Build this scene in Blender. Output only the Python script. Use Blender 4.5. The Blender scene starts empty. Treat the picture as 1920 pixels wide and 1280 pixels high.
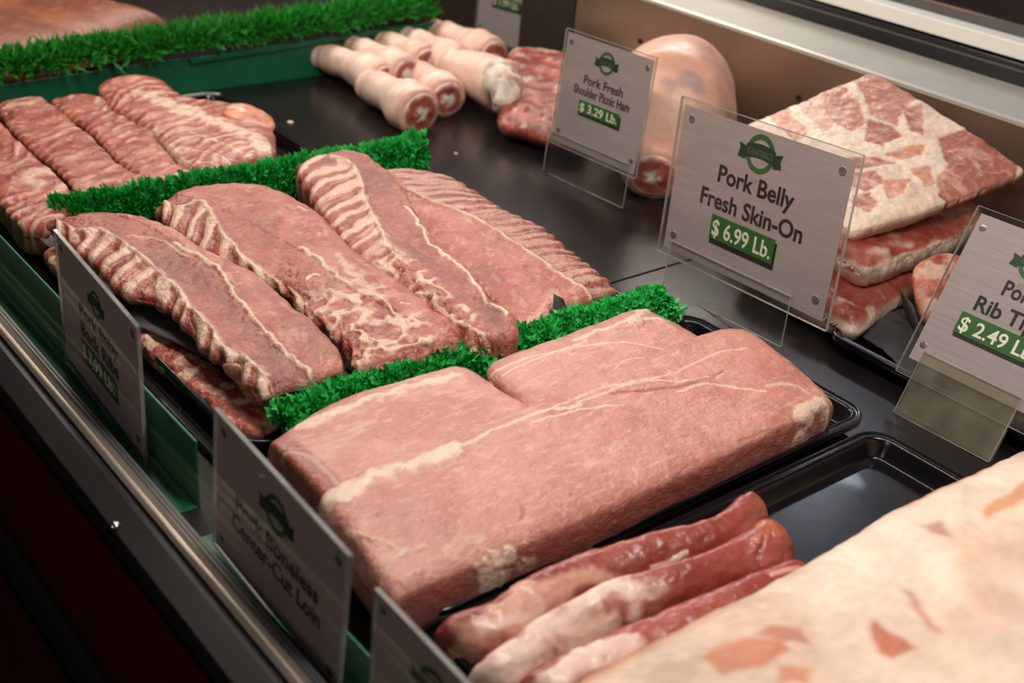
import bpy, math
import numpy as np
from mathutils import Matrix, Vector

# ------------------------------------------------------------------ camera
DZ = 0.80            # height of the display deck above the floor
S = 0.62             # camera height above the tray rims
F = 2276.29          # focal length in pixels of a 1920 px wide frame
R = np.array([[0.62244225, -0.41738534, 0.66208392],
              [0.77857797, 0.24386129, -0.57822835],
              [0.0798874, 0.87539771, 0.4767566]])
sc = bpy.context.scene
col = sc.collection
cam = bpy.data.cameras.new('camera')
cam.sensor_width = 36.0
cam.lens = F * 36 / 1920
cam.clip_start = 0.02
cam.dof.use_dof = True
cam.dof.focus_distance = 1.26
cam.dof.aperture_fstop = 5.0
camo = bpy.data.objects.new('camera', cam)
col.objects.link(camo)
M = Matrix([list(r) for r in R]).to_4x4()
M.translation = (0, 0, DZ + S)
camo.matrix_world = M
sc.camera = camo

# ------------------------------------------------------------------ view + world + lamps
vs = sc.view_settings
vs.view_transform = 'Standard'
vs.look = 'None'
vs.gamma = 1.0
vs.use_curve_mapping = False
vs.exposure = 0.28
w = bpy.data.worlds.new('world')
sc.world = w
w.use_nodes = True
w.node_tree.nodes['Background'].inputs[0].default_value = (0.42, 0.33, 0.30, 1)
w.node_tree.nodes['Background'].inputs[1].default_value = 0.10
sc.cycles.max_bounces = 8
sc.cycles.transparent_max_bounces = 16


def area(name, loc, target, sx, sy, power, color):
    l = bpy.data.lights.new(name, 'AREA')
    l.shape = 'RECTANGLE'
    l.size, l.size_y = sx, sy
    l.energy = power
    l.color = color
    o = bpy.data.objects.new(name, l)
    o.location = (loc[0], loc[1], loc[2] + DZ)
    d = Vector(target) - Vector(loc)
    o.rotation_euler = d.to_track_quat('-Z', 'Y').to_euler()
    col.objects.link(o)
    return o


area('case_lamp', (-0.75, 0.62, 0.80), (-0.80, 0.95, 0.0), 1.7, 0.05, 9.5, (1.0, 0.86, 0.73))
area('added_glint_lamp', (-1.95, 1.30, 0.72), (-1.6, 1.15, 0.0), 1.6, 0.05, 10.0, (1.0, 0.87, 0.76))  # added lamp without a known source, placed for glints on the meat
area('ceiling_lamp', (0.2, 0.9, 1.9), (-0.7, 0.9, 0.0), 0.5, 0.5, 9.0, (0.93, 0.93, 1.0))
area('ceiling_lamp_far', (-2.2, 2.95, 1.70), (-0.9, 0.9, 0.0), 2.6, 0.16, 14.0, (0.82, 0.84, 1.0))
area('room_lamp', (-0.6, -1.6, 1.5), (-0.9, 0.6, 0.0), 0.8, 0.8, 4.5, (1.0, 0.84, 0.74))


# ------------------------------------------------------------------ geometry helpers
def P(px, py, z=0.0):
    """photo point -> place on the level plane z metres above the tray rims"""
    r = R @ np.array([px - 960.0, 640.0 - py, -F])
    t = (z - S) / r[2]
    return r * t + np.array([0, 0, S])


def PY(px, py, y):
    r = R @ np.array([px - 960.0, 640.0 - py, -F])
    return r * (y / r[1]) + np.array([0, 0, S])


def hx(s):
    v = np.array([int(s[i:i + 2], 16) / 255 for i in (0, 2, 4)])
    return np.where(v <= 0.04045, v / 12.92, ((v + 0.055) / 1.055) ** 2.4)


def vnoise(p, seed=0.0):
    p = np.asarray(p, float) + seed * 17.31
    i = np.floor(p)
    f = p - i
    f = f * f * (3 - 2 * f)
    out = 0
    for dx in (0, 1):
        for dy in (0, 1):
            for dz in (0, 1):
                q = i + np.array([dx, dy, dz])
                h = np.sin(q[..., 0] * 127.1 + q[..., 1] * 311.7 + q[..., 2] * 74.7) * 43758.5453
                h = h - np.floor(h)
                wgt = (f[..., 0] if dx else 1 - f[..., 0]) * (f[..., 1] if dy else 1 - f[..., 1]) * (f[..., 2] if dz else 1 - f[..., 2])
                out = out + h * wgt
    return out


def fbm(p, seed=0.0, o=4):
    a, s, t = 0.5, 0, 0
    p = np.asarray(p, float)
    for k in range(o):
        s = s + a * vnoise(p * 2 ** k, seed + k * 3.7)
        t += a
        a *= 0.5
    return s / t


def sst(a, b, x):
    t = np.clip((x - a) / (b - a), 0, 1)
    return t * t * (3 - 2 * t)


def mix(a, b, m):
    m = np.asarray(m)[..., None]
    return a * (1 - m) + b * m


def resample(pts, n):
    pts = np.asarray(pts, float)
    if len(pts) > 2:   # catmull-rom smoothing
        ext = np.vstack([2 * pts[0] - pts[1], pts, 2 * pts[-1] - pts[-2]])
        out = []
        for i in range(1, len(ext) - 2):
            p0, p1, p2, p3 = ext[i - 1], ext[i], ext[i + 1], ext[i + 2]
            for t in np.linspace(0, 1, 8, endpoint=False):
                out.append(0.5 * ((2 * p1) + (-p0 + p2) * t + (2 * p0 - 5 * p1 + 4 * p2 - p3) * t * t + (-p0 + 3 * p1 - 3 * p2 + p3) * t ** 3))
        out.append(ext[-2])
        pts = np.array(out)
    d = np.concatenate([[0], np.cumsum(np.linalg.norm(np.diff(pts, axis=0), axis=1))])
    s = np.linspace(0, d[-1], n)
    return np.stack([np.interp(s, d, pts[:, k]) for k in range(pts.shape[1])], 1)


def line3(pts, z):
    """list of photo points (px, py[, z]) -> world points"""
    return np.array([P(p[0], p[1], p[2] if len(p) > 2 else z) for p in pts])


def segdist(X, Y, pts):
    best = np.full(X.shape, 1e9)
    for a, b in zip(pts[:-1], pts[1:]):
        ax, ay, bx, by = a[0], a[1], b[0], b[1]
        L = (bx - ax) ** 2 + (by - ay) ** 2 + 1e-12
        t = np.clip(((X - ax) * (bx - ax) + (Y - ay) * (by - ay)) / L, 0, 1)
        d = np.hypot(X - ax - t * (bx - ax), Y - ay - t * (by - ay))
        best = np.minimum(best, d)
    return best


def polysd(X, Y, pts):
    """signed distance, positive inside"""
    q = list(pts) + [pts[0]]
    d = segdist(X, Y, q)
    ins = np.zeros(X.shape, bool)
    for a, b in zip(q[:-1], q[1:]):
        c = ((a[1] > Y) != (b[1] > Y)) & (X < (b[0] - a[0]) * (Y - a[1]) / (b[1] - a[1] + 1e-12) + a[0])
        ins ^= c
    return np.where(ins, d, -d)


def tag(o, label, cat, group=None, kind=None):
    o['label'] = label
    o['category'] = cat
    if group:
        o['group'] = group
    if kind:
        o['kind'] = kind
    return o


def empty(name, loc=(0, 0, 0), label=None, cat=None, group=None, kind=None):
    o = bpy.data.objects.new(name, None)
    o.empty_display_size = 0.03
    o.location = loc
    col.objects.link(o)
    if label:
        tag(o, label, cat, group)
    if kind:
        o['kind'] = kind
    return o


def mk(name, V, faces, mat, parent=None, smooth=True, colors=None, world=True, pivot=True):
    """one mesh object; V in deck coordinates (z measured from tray rims) when world is True"""
    V = np.array(V, float)
    if world:
        V = V + np.array([0, 0, DZ])
    me = bpy.data.meshes.new(name)
    off = np.zeros(3)
    if world and parent is not None:
        q = parent
        while q is not None:
            V = V - np.array(q.location)
            q = q.parent
    elif world and pivot:
        off = np.array([(V[:, 0].min() + V[:, 0].max()) / 2, (V[:, 1].min() + V[:, 1].max()) / 2, V[:, 2].min()])
        V = V - off
    me.from_pydata(V.tolist(), [], faces if isinstance(faces, list) else faces.tolist())
    me.polygons.foreach_set('use_smooth', [smooth] * len(me.polygons))
    if colors is not None:
        a = me.color_attributes.new('Col', 'FLOAT_COLOR', 'POINT')
        c = np.ones((len(V), 4), np.float32)
        c[:, :3] = colors
        a.data.foreach_set('color', c.ravel())
    me.materials.append(mat)
    me.update()
    o = bpy.data.objects.new(name, me)
    o.location = off
    col.objects.link(o)
    if parent is not None:
        o.parent = parent
    return o


class MB:
    def __init__(s):
        s.V, s.F = [], []

    def add(s, V, Fc):
        n = len(s.V)
        s.V += [tuple(v) for v in V]
        s.F += [tuple(i + n for i in f) for f in Fc]

    def box(s, x0, x1, y0, y1, z0, z1, M=None):
        v = [(x, y, z) for x in (x0, x1) for y in (y0, y1) for z in (z0, z1)]
        if M is not None:
            v = [tuple(M @ Vector(p)) for p in v]
        s.add(v, [(0, 1, 3, 2), (4, 6, 7, 5), (0, 4, 5, 1), (2, 3, 7, 6), (0, 2, 6, 4), (1, 5, 7, 3)])

    def prof(s, pr, x0, x1):
        """closed (y,z) profile run along x"""
        n = len(pr)
        s.add([(x0, y, z) for y, z in pr] + [(x1, y, z) for y, z in pr],
              [(i, (i + 1) % n, n + (i + 1) % n, n + i) for i in range(n)] + [tuple(range(n))[::-1], tuple(range(n, 2 * n))])

    def disc(s, c, r, ax, h, n=20, dome=0.0, up=None):
        ax = Vector(ax).normalized()
        u = ax.orthogonal().normalized()
        w_ = ax.cross(u)
        c = Vector(c)
        rings = [(r, 0), (r, h * 0.6), (r * 0.8, h), (r * 0.45, h + dome * 0.8)]
        V = [c + (u * math.cos(t) + w_ * math.sin(t)) * rr + ax * hh for rr, hh in rings for t in [2 * math.pi * k / n for k in range(n)]]
        V.append(c + ax * (h + dome))
        Fc = [(j * n + k, j * n + (k + 1) % n, (j + 1) * n + (k + 1) % n, (j + 1) * n + k) for j in range(3) for k in range(n)]
        Fc += [(3 * n + k, 3 * n + (k + 1) % n, 4 * n) for k in range(n)] + [tuple(range(n))[::-1]]
        s.add(V, Fc)

    def mk(s, name, mat, parent=None, smooth=False, world=True, bevel=0.0, seg=2):
        o = mk(name, s.V, s.F, mat, parent, smooth, None, world)
        if bevel:
            m = o.modifiers.new('bevel', 'BEVEL')
            m.width = bevel
            m.segments = seg
            m.limit_method = 'ANGLE'
        return o


# ------------------------------------------------------------------ materials
def newmat(name):
    m = bpy.data.materials.new(name)
    m.use_nodes = True
    nt = m.node_tree
    return m, nt, nt.nodes['Principled BSDF']


def node(nt, kind, **kw):
    n = nt.nodes.new(kind)
    for k, v in kw.items():
        if hasattr(n, k) and not k[0].isupper():
            setattr(n, k, v)
        else:
            n.inputs[k.replace('_', ' ')].default_value = v
    return n


def meat_mat(name, rough=0.42, bump=0.35, grain=320.0, fat=0.22, sss=0.12, coat=0.35, fatcol='e6c6b0', crough=0.16, mott=1.0, lump=1.8, bdist=0.0022):
    m, nt, b = newmat(name)
    L = nt.links.new
    at = node(nt, 'ShaderNodeAttribute')
    at.attribute_name = 'Col'
    tc = node(nt, 'ShaderNodeTexCoord')
    # fine fat threads between the fibres
    mp = node(nt, 'ShaderNodeMapping')
    mp.inputs['Scale'].default_value = (1.0, 0.45, 1.0)
    L(tc.outputs['Object'], mp.inputs[0])
    n1 = node(nt, 'ShaderNodeTexNoise', Scale=grain * 0.42, Detail=5.0, Roughness=0.62, Distortion=1.1)
    L(mp.outputs[0], n1.inputs['Vector'])
    r1 = node(nt, 'ShaderNodeValToRGB')
    r1.color_ramp.elements[0].position = 0.56
    r1.color_ramp.elements[1].position = 0.74
    L(n1.outputs[0], r1.inputs[0])
    mu = node(nt, 'ShaderNodeMath', operation='MULTIPLY')
    mu.inputs[1].default_value = fat
    L(r1.outputs[0], mu.inputs[0])
    mx = node(nt, 'ShaderNodeMixRGB')
    mx.inputs[2].default_value = (*hx(fatcol), 1)
    L(at.outputs['Color'], mx.inputs[1])
    L(mu.outputs[0], mx.inputs[0])
    # fine tone variation
    n2 = node(nt, 'ShaderNodeTexNoise', Scale=grain * 0.16, Detail=6.0, Roughness=0.6)
    L(tc.outputs['Object'], n2.inputs['Vector'])
    mr = node(nt, 'ShaderNodeMapRange')
    mr.inputs[1].default_value = 0.3
    mr.inputs[2].default_value = 0.7
    mr.inputs[3].default_value = 1 - 0.20 * mott
    mr.inputs[4].default_value = 1 + 0.16 * mott
    L(n2.outputs[0], mr.inputs[0])
    mm = node(nt, 'ShaderNodeMixRGB', blend_type='MULTIPLY')
    mm.inputs[0].default_value = 1.0
    L(mx.outputs[0], mm.inputs[1])
    L(mr.outputs[0], mm.inputs[2])
    L(mm.outputs[0], b.inputs['Base Color'])
    b.inputs['Roughness'].default_value = rough
    b.inputs['Subsurface Weight'].default_value = sss
    b.inputs['Subsurface Radius'].default_value = (1.0, 0.35, 0.25)
    b.inputs['Subsurface Scale'].default_value = 0.006
    b.inputs['Coat Weight'].default_value = coat
    b.inputs['Coat Roughness'].default_value = crough
    n3 = node(nt, 'ShaderNodeTexNoise', Scale=grain, Detail=4.0, Roughness=0.6, Distortion=0.4)
    L(mp.outputs[0], n3.inputs['Vector'])
    n4 = node(nt, 'ShaderNodeTexNoise', Scale=grain * 0.28, Detail=3.0, Distortion=0.6)
    L(tc.outputs['Object'], n4.inputs['Vector'])
    ad = node(nt, 'ShaderNodeMath', operation='ADD')
    L(n3.outputs[0], ad.inputs[0])
    m4 = node(nt, 'ShaderNodeMath', operation='MULTIPLY')
    m4.inputs[1].default_value = lump
    L(n4.outputs[0], m4.inputs[0])
    L(m4.outputs[0], ad.inputs[1])
    bp = node(nt, 'ShaderNodeBump', Strength=bump, Distance=bdist)
    L(ad.outputs[0], bp.inputs['Height'])
    L(bp.outputs[0], b.inputs['Normal'])
    L(bp.outputs[0], b.inputs['Coat Normal'])
    return m


def simple(name, c, rough=0.5, metal=0.0, var=0.1, vscale=30.0, bump=0.0, bscale=200.0, coat=0.0, stretch=None, c2=None, spec=0.5, c2lo=0.45, c2hi=0.6):
    m, nt, b = newmat(name)
    L = nt.links.new
    tc = node(nt, 'ShaderNodeTexCoord')
    mp = node(nt, 'ShaderNodeMapping')
    if stretch:
        mp.inputs['Scale'].default_value = stretch
    L(tc.outputs['Object'], mp.inputs[0])
    n = node(nt, 'ShaderNodeTexNoise', Scale=vscale, Detail=5.0, Roughness=0.6)
    L(mp.outputs[0], n.inputs['Vector'])
    c = hx(c)
    rp = node(nt, 'ShaderNodeValToRGB')
    e = rp.color_ramp.elements
    if c2 is None:
        e[0].position, e[1].position = 0.3, 0.7
        e[0].color = (*(c * (1 - var)), 1)
        e[1].color = (*np.minimum(c * (1 + var), 1), 1)
    else:
        e[0].position, e[1].position = c2lo, c2hi
        e[0].color = (*c, 1)
        e[1].color = (*hx(c2), 1)
    L(n.outputs[0], rp.inputs[0])
    L(rp.outputs[0], b.inputs['Base Color'])
    b.inputs['Roughness'].default_value = rough
    b.inputs['Metallic'].default_value = metal
    b.inputs['Coat Weight'].default_value = coat
    b.inputs['Specular IOR Level'].default_value = spec
    if bump:
        n2 = node(nt, 'ShaderNodeTexNoise', Scale=bscale, Detail=4.0)
        L(mp.outputs[0], n2.inputs['Vector'])
        bp = node(nt, 'ShaderNodeBump', Strength=bump, Distance=0.001)
        L(n2.outputs[0], bp.inputs['Height'])
        L(bp.outputs[0], b.inputs['Normal'])
    return m


def clear(name, tint=(1, 1, 1), gloss=1.0, rough=0.02, haze=0.0, hazecol=(0.8, 0.78, 0.75)):
    """thin clear sheet: straight-through light, fresnel reflection, a little dusty haze"""
    m, nt, b = newmat(name)
    L = nt.links.new
    nt.nodes.remove(b)
    out = nt.nodes['Material Output']
    tr = node(nt, 'ShaderNodeBsdfTransparent', Color=(*tint, 1))
    gl = node(nt, 'ShaderNodeBsdfGlossy', Roughness=rough, Color=(1, 1, 1, 1))
    fr = node(nt, 'ShaderNodeFresnel', IOR=1.35)
    mu = node(nt, 'ShaderNodeMath', operation='MULTIPLY')
    mu.inputs[1].default_value = gloss
    L(fr.outputs[0], mu.inputs[0])
    ms = node(nt, 'ShaderNodeMixShader')
    L(mu.outputs[0], ms.inputs[0])
    df = node(nt, 'ShaderNodeBsdfDiffuse', Color=(*hazecol, 1))
    tc = node(nt, 'ShaderNodeTexCoord')
    nz = node(nt, 'ShaderNodeTexNoise', Scale=25.0, Detail=4.0)
    L(tc.outputs['Object'], nz.inputs['Vector'])
    hz = node(nt, 'ShaderNodeMath', operation='MULTIPLY')
    hz.inputs[1].default_value = haze * 2
    L(nz.outputs[0], hz.inputs[0])
    m0 = node(nt, 'ShaderNodeMixShader')
    L(hz.outputs[0], m0.inputs[0])
    L(tr.outputs[0], m0.inputs[1])
    L(df.outputs[0], m0.inputs[2])
    L(m0.outputs[0], ms.inputs[1])
    L(gl.outputs[0], ms.inputs[2])
    L(ms.outputs[0], out.inputs[0])
    return m


MEAT = meat_mat('raw_meat')
MEATW = meat_mat('wet_rib_meat', rough=0.42, bump=0.7, grain=330, fat=0.18, sss=0.08, coat=0.55, crough=0.13, mott=0.55, lump=1.2, bdist=0.0030)
LOINM = meat_mat('loin_meat', rough=0.42, bump=0.7, grain=430, fat=0.40, sss=0.12, coat=0.8, fatcol='e8cabc', crough=0.11, mott=0.55, lump=0.9, bdist=0.0024)
TENDM = meat_mat('tenderloin_meat', rough=0.42, bump=0.25, grain=260, fat=0.06, sss=0.12, coat=0.5, mott=0.4, lump=1.0)
SKINM = meat_mat('pork_skin', rough=0.48, bump=0.12, grain=160, fat=0.10, sss=0.15, coat=0.15, fatcol='eed8cc')
BLACKP_ = simple('black_tray_plastic', '0b0a0b', rough=0.24, var=0.25, vscale=14, bump=0.05, bscale=90, spec=0.5)
TRAYP = simple('wet_black_tray', '0c0c10', rough=0.20, var=0.3, vscale=18, bump=0.10, bscale=45, coat=0.3)
DECKM = simple('black_deck_sheet', '1d191a', rough=0.24, var=0.35, vscale=9, bump=0.10, bscale=30, spec=0.5)
PAPER = simple('black_steak_paper', '454346', rough=0.62, var=0.12, vscale=60, bump=0.3, bscale=300)
GREENP = simple('green_plastic', '176344', rough=0.42, var=0.12, vscale=12, bump=0.05)
LEAF = simple('parsley_green_plastic', '30b452', rough=0.42, var=0.35, vscale=130, spec=0.5)
LEAFD = simple('grass_green_plastic', '2a8f2c', rough=0.5, var=0.4, vscale=90, spec=0.4)
STEEL = simple('brushed_steel', 'ad998a', rough=0.34, metal=0.88, var=0.12, vscale=60, stretch=(1, 1, 12), bump=0.05, bscale=50)
STEELD = simple('satin_ledge_steel', 'c4c0b8', rough=0.42, metal=0.3, var=0.06, vscale=20)
RAILM = simple('smoked_chrome_rail', '201e20', rough=0.36, metal=0.7, var=0.15, vscale=25, stretch=(0.2, 1, 1))
CHROME = simple('chrome', 'c9c4bd', rough=0.18, metal=1.0, var=0.05)
RUBBER = simple('black_rubber', '0c0b0b', rough=0.7, var=0.3)
REDM = simple('dark_red_lacquer', '4a0d09', rough=0.35, var=0.3, vscale=8, coat=0.2)
WHITEM = simple('white_enamel', 'f4f3ee', rough=0.35, var=0.02)
GREYM = simple('grey_frame', '5c5a58', rough=0.4, var=0.1)
GLASS = clear('front_glass', (0.97, 0.98, 0.97), 0.03, 0.0, 0.0)
ACRY = clear('clear_acrylic', (0.96, 0.96, 0.96), 0.07, 0.03, 0.005)
ACRYD = clear('dusty_acrylic', (0.88, 0.87, 0.82), 0.3, 0.08, 0.06, (0.75, 0.72, 0.62))
ACRYE = clear('acrylic_edge', (0.75, 0.74, 0.72), 1.0, 0.1, 0.30)
CARD = simple('brushed_print_card', 'b4aaae', rough=0.5, var=0.13, vscale=40, stretch=(0.3, 9, 1))


def lit_through(m, amt):
    nt = m.node_tree
    b = nt.nodes['Principled BSDF']
    tr = nt.nodes.new('ShaderNodeBsdfTranslucent')
    tr.inputs[0].default_value = (*hx('c8bab8'), 1)
    mx = nt.nodes.new('ShaderNodeMixShader')
    mx.inputs[0].default_value = amt
    nt.links.new(b.outputs[0], mx.inputs[1])
    nt.links.new(tr.outputs[0], mx.inputs[2])
    nt.links.new(mx.outputs[0], nt.nodes['Material Output'].inputs[0])


lit_through(CARD, 0.26)
INK = simple('black_ink', '1c1718', rough=0.5, var=0.05)
GINK = simple('green_ink', '285d2a', rough=0.5, var=0.08)
DGINK = simple('dark_green_ink', '12351a', rough=0.5, var=0.05)
WINK = simple('pale_ink', 'd9d8cd', rough=0.5, var=0.03)
BINK = simple('banner_ink', '4d5e4b', rough=0.5, var=0.05)
FAINT = simple('faint_grey_ink', '96908c', rough=0.5, var=0.03)
BROWNM = simple('dim_brown_meat', '7d4a38', rough=0.6, var=0.3, vscale=9)
DARKM = simple('dark_recess', '2c211c', rough=0.7, var=0.3)
PERFM = None


def perf_mat():
    m, nt, b = newmat('perforated_metal')
    L = nt.links.new
    tc = node(nt, 'ShaderNodeTexCoord')
    v = node(nt, 'ShaderNodeTexVoronoi', Scale=330.0, Randomness=0.0)
    L(tc.outputs['Object'], v.inputs['Vector'])
    r = node(nt, 'ShaderNodeValToRGB')
    r.color_ramp.elements[0].position = 0.22
    r.color_ramp.elements[0].color = (0.01, 0.01, 0.01, 1)
    r.color_ramp.elements[1].position = 0.36
    r.color_ramp.elements[1].color = (*hx('b3a99c'), 1)
    L(v.outputs['Distance'], r.inputs[0])
    L(r.outputs[0], b.inputs['Base Color'])
    b.inputs['Metallic'].default_value = 0.6
    b.inputs['Roughness'].default_value = 0.42
    return m


PERFM = perf_mat()
C = {k: hx(v) for k, v in dict(loin='cb8b7e', loin2='b97165', loind='a05348', red='90382e', deep='64211c', mid='a65345', pink='ba705f',
                               fat='ead2bc', cream='e0c2ac', fatp='dba893', orange='cf7e5e', skin='f0d3c6', skin2='e8bfb0', bone='e4dcd0').items()}

# ------------------------------------------------------------------ the case (setting of the display)
X0, X1 = -2.15, 0.35
case = empty('display_case', (-0.9, 0.9, 0), 'long refrigerated butcher display case with black deck and steel rear panel', 'display case')


def cpart(name, boxes, mat, bevel=0.0, parent=case):
    b = MB()
    for q in boxes:
        b.box(*q)
    return b.mk(name, mat, parent, bevel=bevel)


FZ = -0.022
cpart('deck_panel', [(X0, -0.948, 0.41, 1.50, FZ - 0.012, FZ)], DECKM, 0.001)
cpart('deck_panel', [(-0.9455, X1, 0.41, 1.50, FZ - 0.012, FZ)], DECKM, 0.001)
cpart('seam_dark_strip', [(-0.9485, -0.945, 0.41, 1.50, FZ - 0.012, FZ - 0.003)], RUBBER)  # added black strip, gives the open deck seam its dark look
cpart('deck_front', [(X0, X1, 0.404, 0.412, -0.05, FZ)], DECKM)
cpart('channel_floor', [(X0, X1, 0.339, 0.41, -0.056, -0.0326)], RUBBER)
cpart('cabinet_body', [(X0, X1, 0.345, 1.62, -0.62, -0.058)], DARKM)
# rear steel wall with black discs standing in for the dark inside two holes, and the ledge on top of it
rw = MB()
wx0, wx1, wt = -1.625, X1, 0.168
rw.box(wx0, wx1, 1.50, 1.506, FZ, wt)
rear = rw.mk('rear_panel', STEEL, case)
for hpx in ((1200, 77), (1497, 183)):
    hb = MB()
    q = PY(hpx[0], hpx[1], 1.499)
    hb.disc(q, 0.0048, (0, -1, 0), 0.0012, 16, 0.0003)
    hb.mk('hole_dark_disc', RUBBER, rear)
lg = MB()
lg.prof([(1.498, wt - 0.004), (1.498, wt + 0.001), (1.503, wt + 0.003), (1.64, wt + 0.003), (1.648, wt + 0.004), (1.648, wt - 0.004)], wx0, wx1)
lg.mk('rear_ledge', STEELD, case)
cpart('door_track', [(wx0, wx1, 1.648, 1.70, wt, 0.203)], TRAYP, 0.002)
cpart('track_bead', [(wx0, wx1, 1.645, 1.649, 0.192, 0.1945)], GREYM, 0.001)
cpart('white_door_rail', [(wx0, wx1, 1.652, 1.69, 0.206, 0.2285)], WHITEM, 0.002)
cpart('door_channel', [(wx0, wx1, 1.69, 1.71, 0.20, 0.242)], GREYM, 0.001)
cpart('sliding_glass', [(wx0, wx1, 1.698, 1.704, 0.242, 0.62)], GLASS)
cpart('door_bead', [(wx0, wx1, 1.690, 1.712, 0.242, 0.245)], CHROME)
# left-hand dark end behind the far sign
cpart('end_recess', [(-2.15, -1.63, 1.50, 1.51, FZ, 0.5)], DARKM)

# front rail, gasket and glass
rl = MB()
rl.prof([(0.272, -0.020), (0.272, -0.012), (0.278, -0.004), (0.300, 0.0), (0.3045, 0.0), (0.3045, -0.020)], X0, X1)
rail = rl.mk('front_rail', RAILM, case, bevel=0.0008)
cpart('rail_slot', [(X0, X1, 0.3045, 0.3105, -0.0205, -0.007)], RUBBER)
pf = MB()
pf.prof([(0.3105, -0.0205), (0.3105, -0.003), (0.313, -0.0005), (0.3155, -0.002), (0.3175, -0.002), (0.3205, -0.0003), (0.324, -0.003), (0.325, -0.0205)], X0, X1)
pf.mk('perforated_strip', PERFM, case)
cpart('glass_channel', [(X0, X1, 0.325, 0.3285, -0.0205, -0.004), (X0, X1, 0.3295, 0.333, -0.0205, -0.006)], GREYM, 0.0006)
cpart('front_glass', [(X0, X1, 0.333, 0.339, -0.045, 0.70)], GLASS)
cpart('front_panel', [(X0, X1, 0.277, 0.337, -0.20, -0.0205)], REDM, 0.004)
cpart('black_bumper', [(X0, X1, 0.262, 0.345, -0.27, -0.20)], RUBBER, 0.01)
cpart('bumper_trim', [(X0, X1, 0.2595, 0.262, -0.240, -0.238)], RAILM)
cpart('lower_panel', [(X0, X1, 0.285, 0.345, -0.70, -0.27)], REDM, 0.004)
cpart('kick_plate', [(X0, X1, 0.36, 1.6, -0.80, -0.62)], RUBBER)
sb = MB()
q = P(215, 987, -0.003)
sb.disc((q[0], 0.2805, -0.0036), 0.0046, (0, -0.25, 1), 0.0034, 20, 0.0012)
sb.mk('screw', CHROME, rail, smooth=True)

fl = MB()
fl.box(-4.5, 2.5, -2.5, 3.2, -DZ - 0.05, -DZ)
o = fl.mk('floor', simple('dark_floor_tile', '1d1210', rough=0.4, var=0.3, vscale=4))
o['kind'] = 'structure'
for nm, bx, mt_ in (('wall_back', (-4.5, 2.5, 3.2, 3.3, -DZ, 1.9), simple('dim_mauve_wall', '5a4644', rough=0.8, var=0.5, vscale=3.0)),
                    ('wall_left', (-4.6, -4.5, -2.5, 3.3, -DZ, 1.9), simple('dim_brown_wall', '54443a', rough=0.8, var=0.4, vscale=2.5)),
                    ('wall_front', (-4.6, 2.6, -2.6, -2.5, -DZ, 1.9), simple('dim_front_wall', '4a3a34', rough=0.8, var=0.5, vscale=2.5))):
    b = MB()
    b.box(*bx)
    o = b.mk(nm, mt_)
    o['kind'] = 'structure'


# ------------------------------------------------------------------ trays
def rrect(x0, x1, y0, y1, r, off, n=8):
    x0, x1, y0, y1 = x0 + off, x1 - off, y0 + off, y1 - off
    r = max(r - off, 0.002)
    out = []
    for cx, cy, a0 in ((x1 - r, y1 - r, 0), (x0 + r, y1 - r, 90), (x0 + r, y0 + r, 180), (x1 - r, y0 + r, 270)):
        for k in range(n + 1):
            a = math.radians(a0 + 90 * k / n)
            out.append((cx + r * math.cos(a), cy + r * math.sin(a)))
    return out


def tray(x0, x1, y0, y1, label, group=None, mat=TRAYP, r=0.030, name='meat_tray'):
    pr = [(0.0005, -0.006), (0, 0.0), (0.0010, 0.0022), (0.0032, 0.0026), (0.005, 0.0012), (0.0075, 0.0010), (0.0095, 0.0018), (0.0115, 0.0004),
          (0.0135, -0.004), (0.0175, -0.0125), (0.0200, -0.0165), (0.0240, -0.0182), (0.028, -0.0184),
          (0.027, -0.0206), (0.018, -0.0190), (0.0125, -0.0070), (0.0105, -0.0008), (0.003, 0.0006), (0.0022, -0.006)]
    V, Fc = [], []
    n = 36
    for off, z in pr:
        V += [(x, y, z) for x, y in rrect(x0, x1, y0, y1, r, off)]
    k = len(pr)
    for j in range(k):
        for i in range(n):
            a, b = j * n + i, j * n + (i + 1) % n
            c, d = ((j + 1) % k) * n + (i + 1) % n, ((j + 1) % k) * n + i
            if j == 12:
                continue
            Fc.append((a, b, c, d))
    Fc.append(tuple(12 * n + i for i in range(n)))
    Fc.append(tuple(13 * n + i for i in range(n))[::-1])
    o = mk(name, V, Fc, mat, None, True)
    md = o.modifiers.new('b', 'BEVEL')
    md.width = 0.0005
    md.segments = 1
    return tag(o, label, 'tray', group)


GT = 'black display trays in the case'
tray(-0.812, -0.552, 0.418, 0.974, 'black tray under the three pale pork loins, its back right corner empty', GT)
tray(-0.540, -0.300, 0.418, 0.957, 'wet black tray half empty behind the red tenderloins', GT)
tray(-1.338, -1.082, 0.418, 0.870, 'black tray under the two front racks of baby back ribs', GT)
tray(-1.078, -0.822, 0.418, 0.935, 'black tray under the stacked baby back ribs next to the loins', GT)
tray(-1.765, -1.375, 0.430, 0.865, 'black tray under the spare ribs beside the far green strip', GT)


# ------------------------------------------------------------------ lofted meat
class Ctx:
    pass


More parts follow.
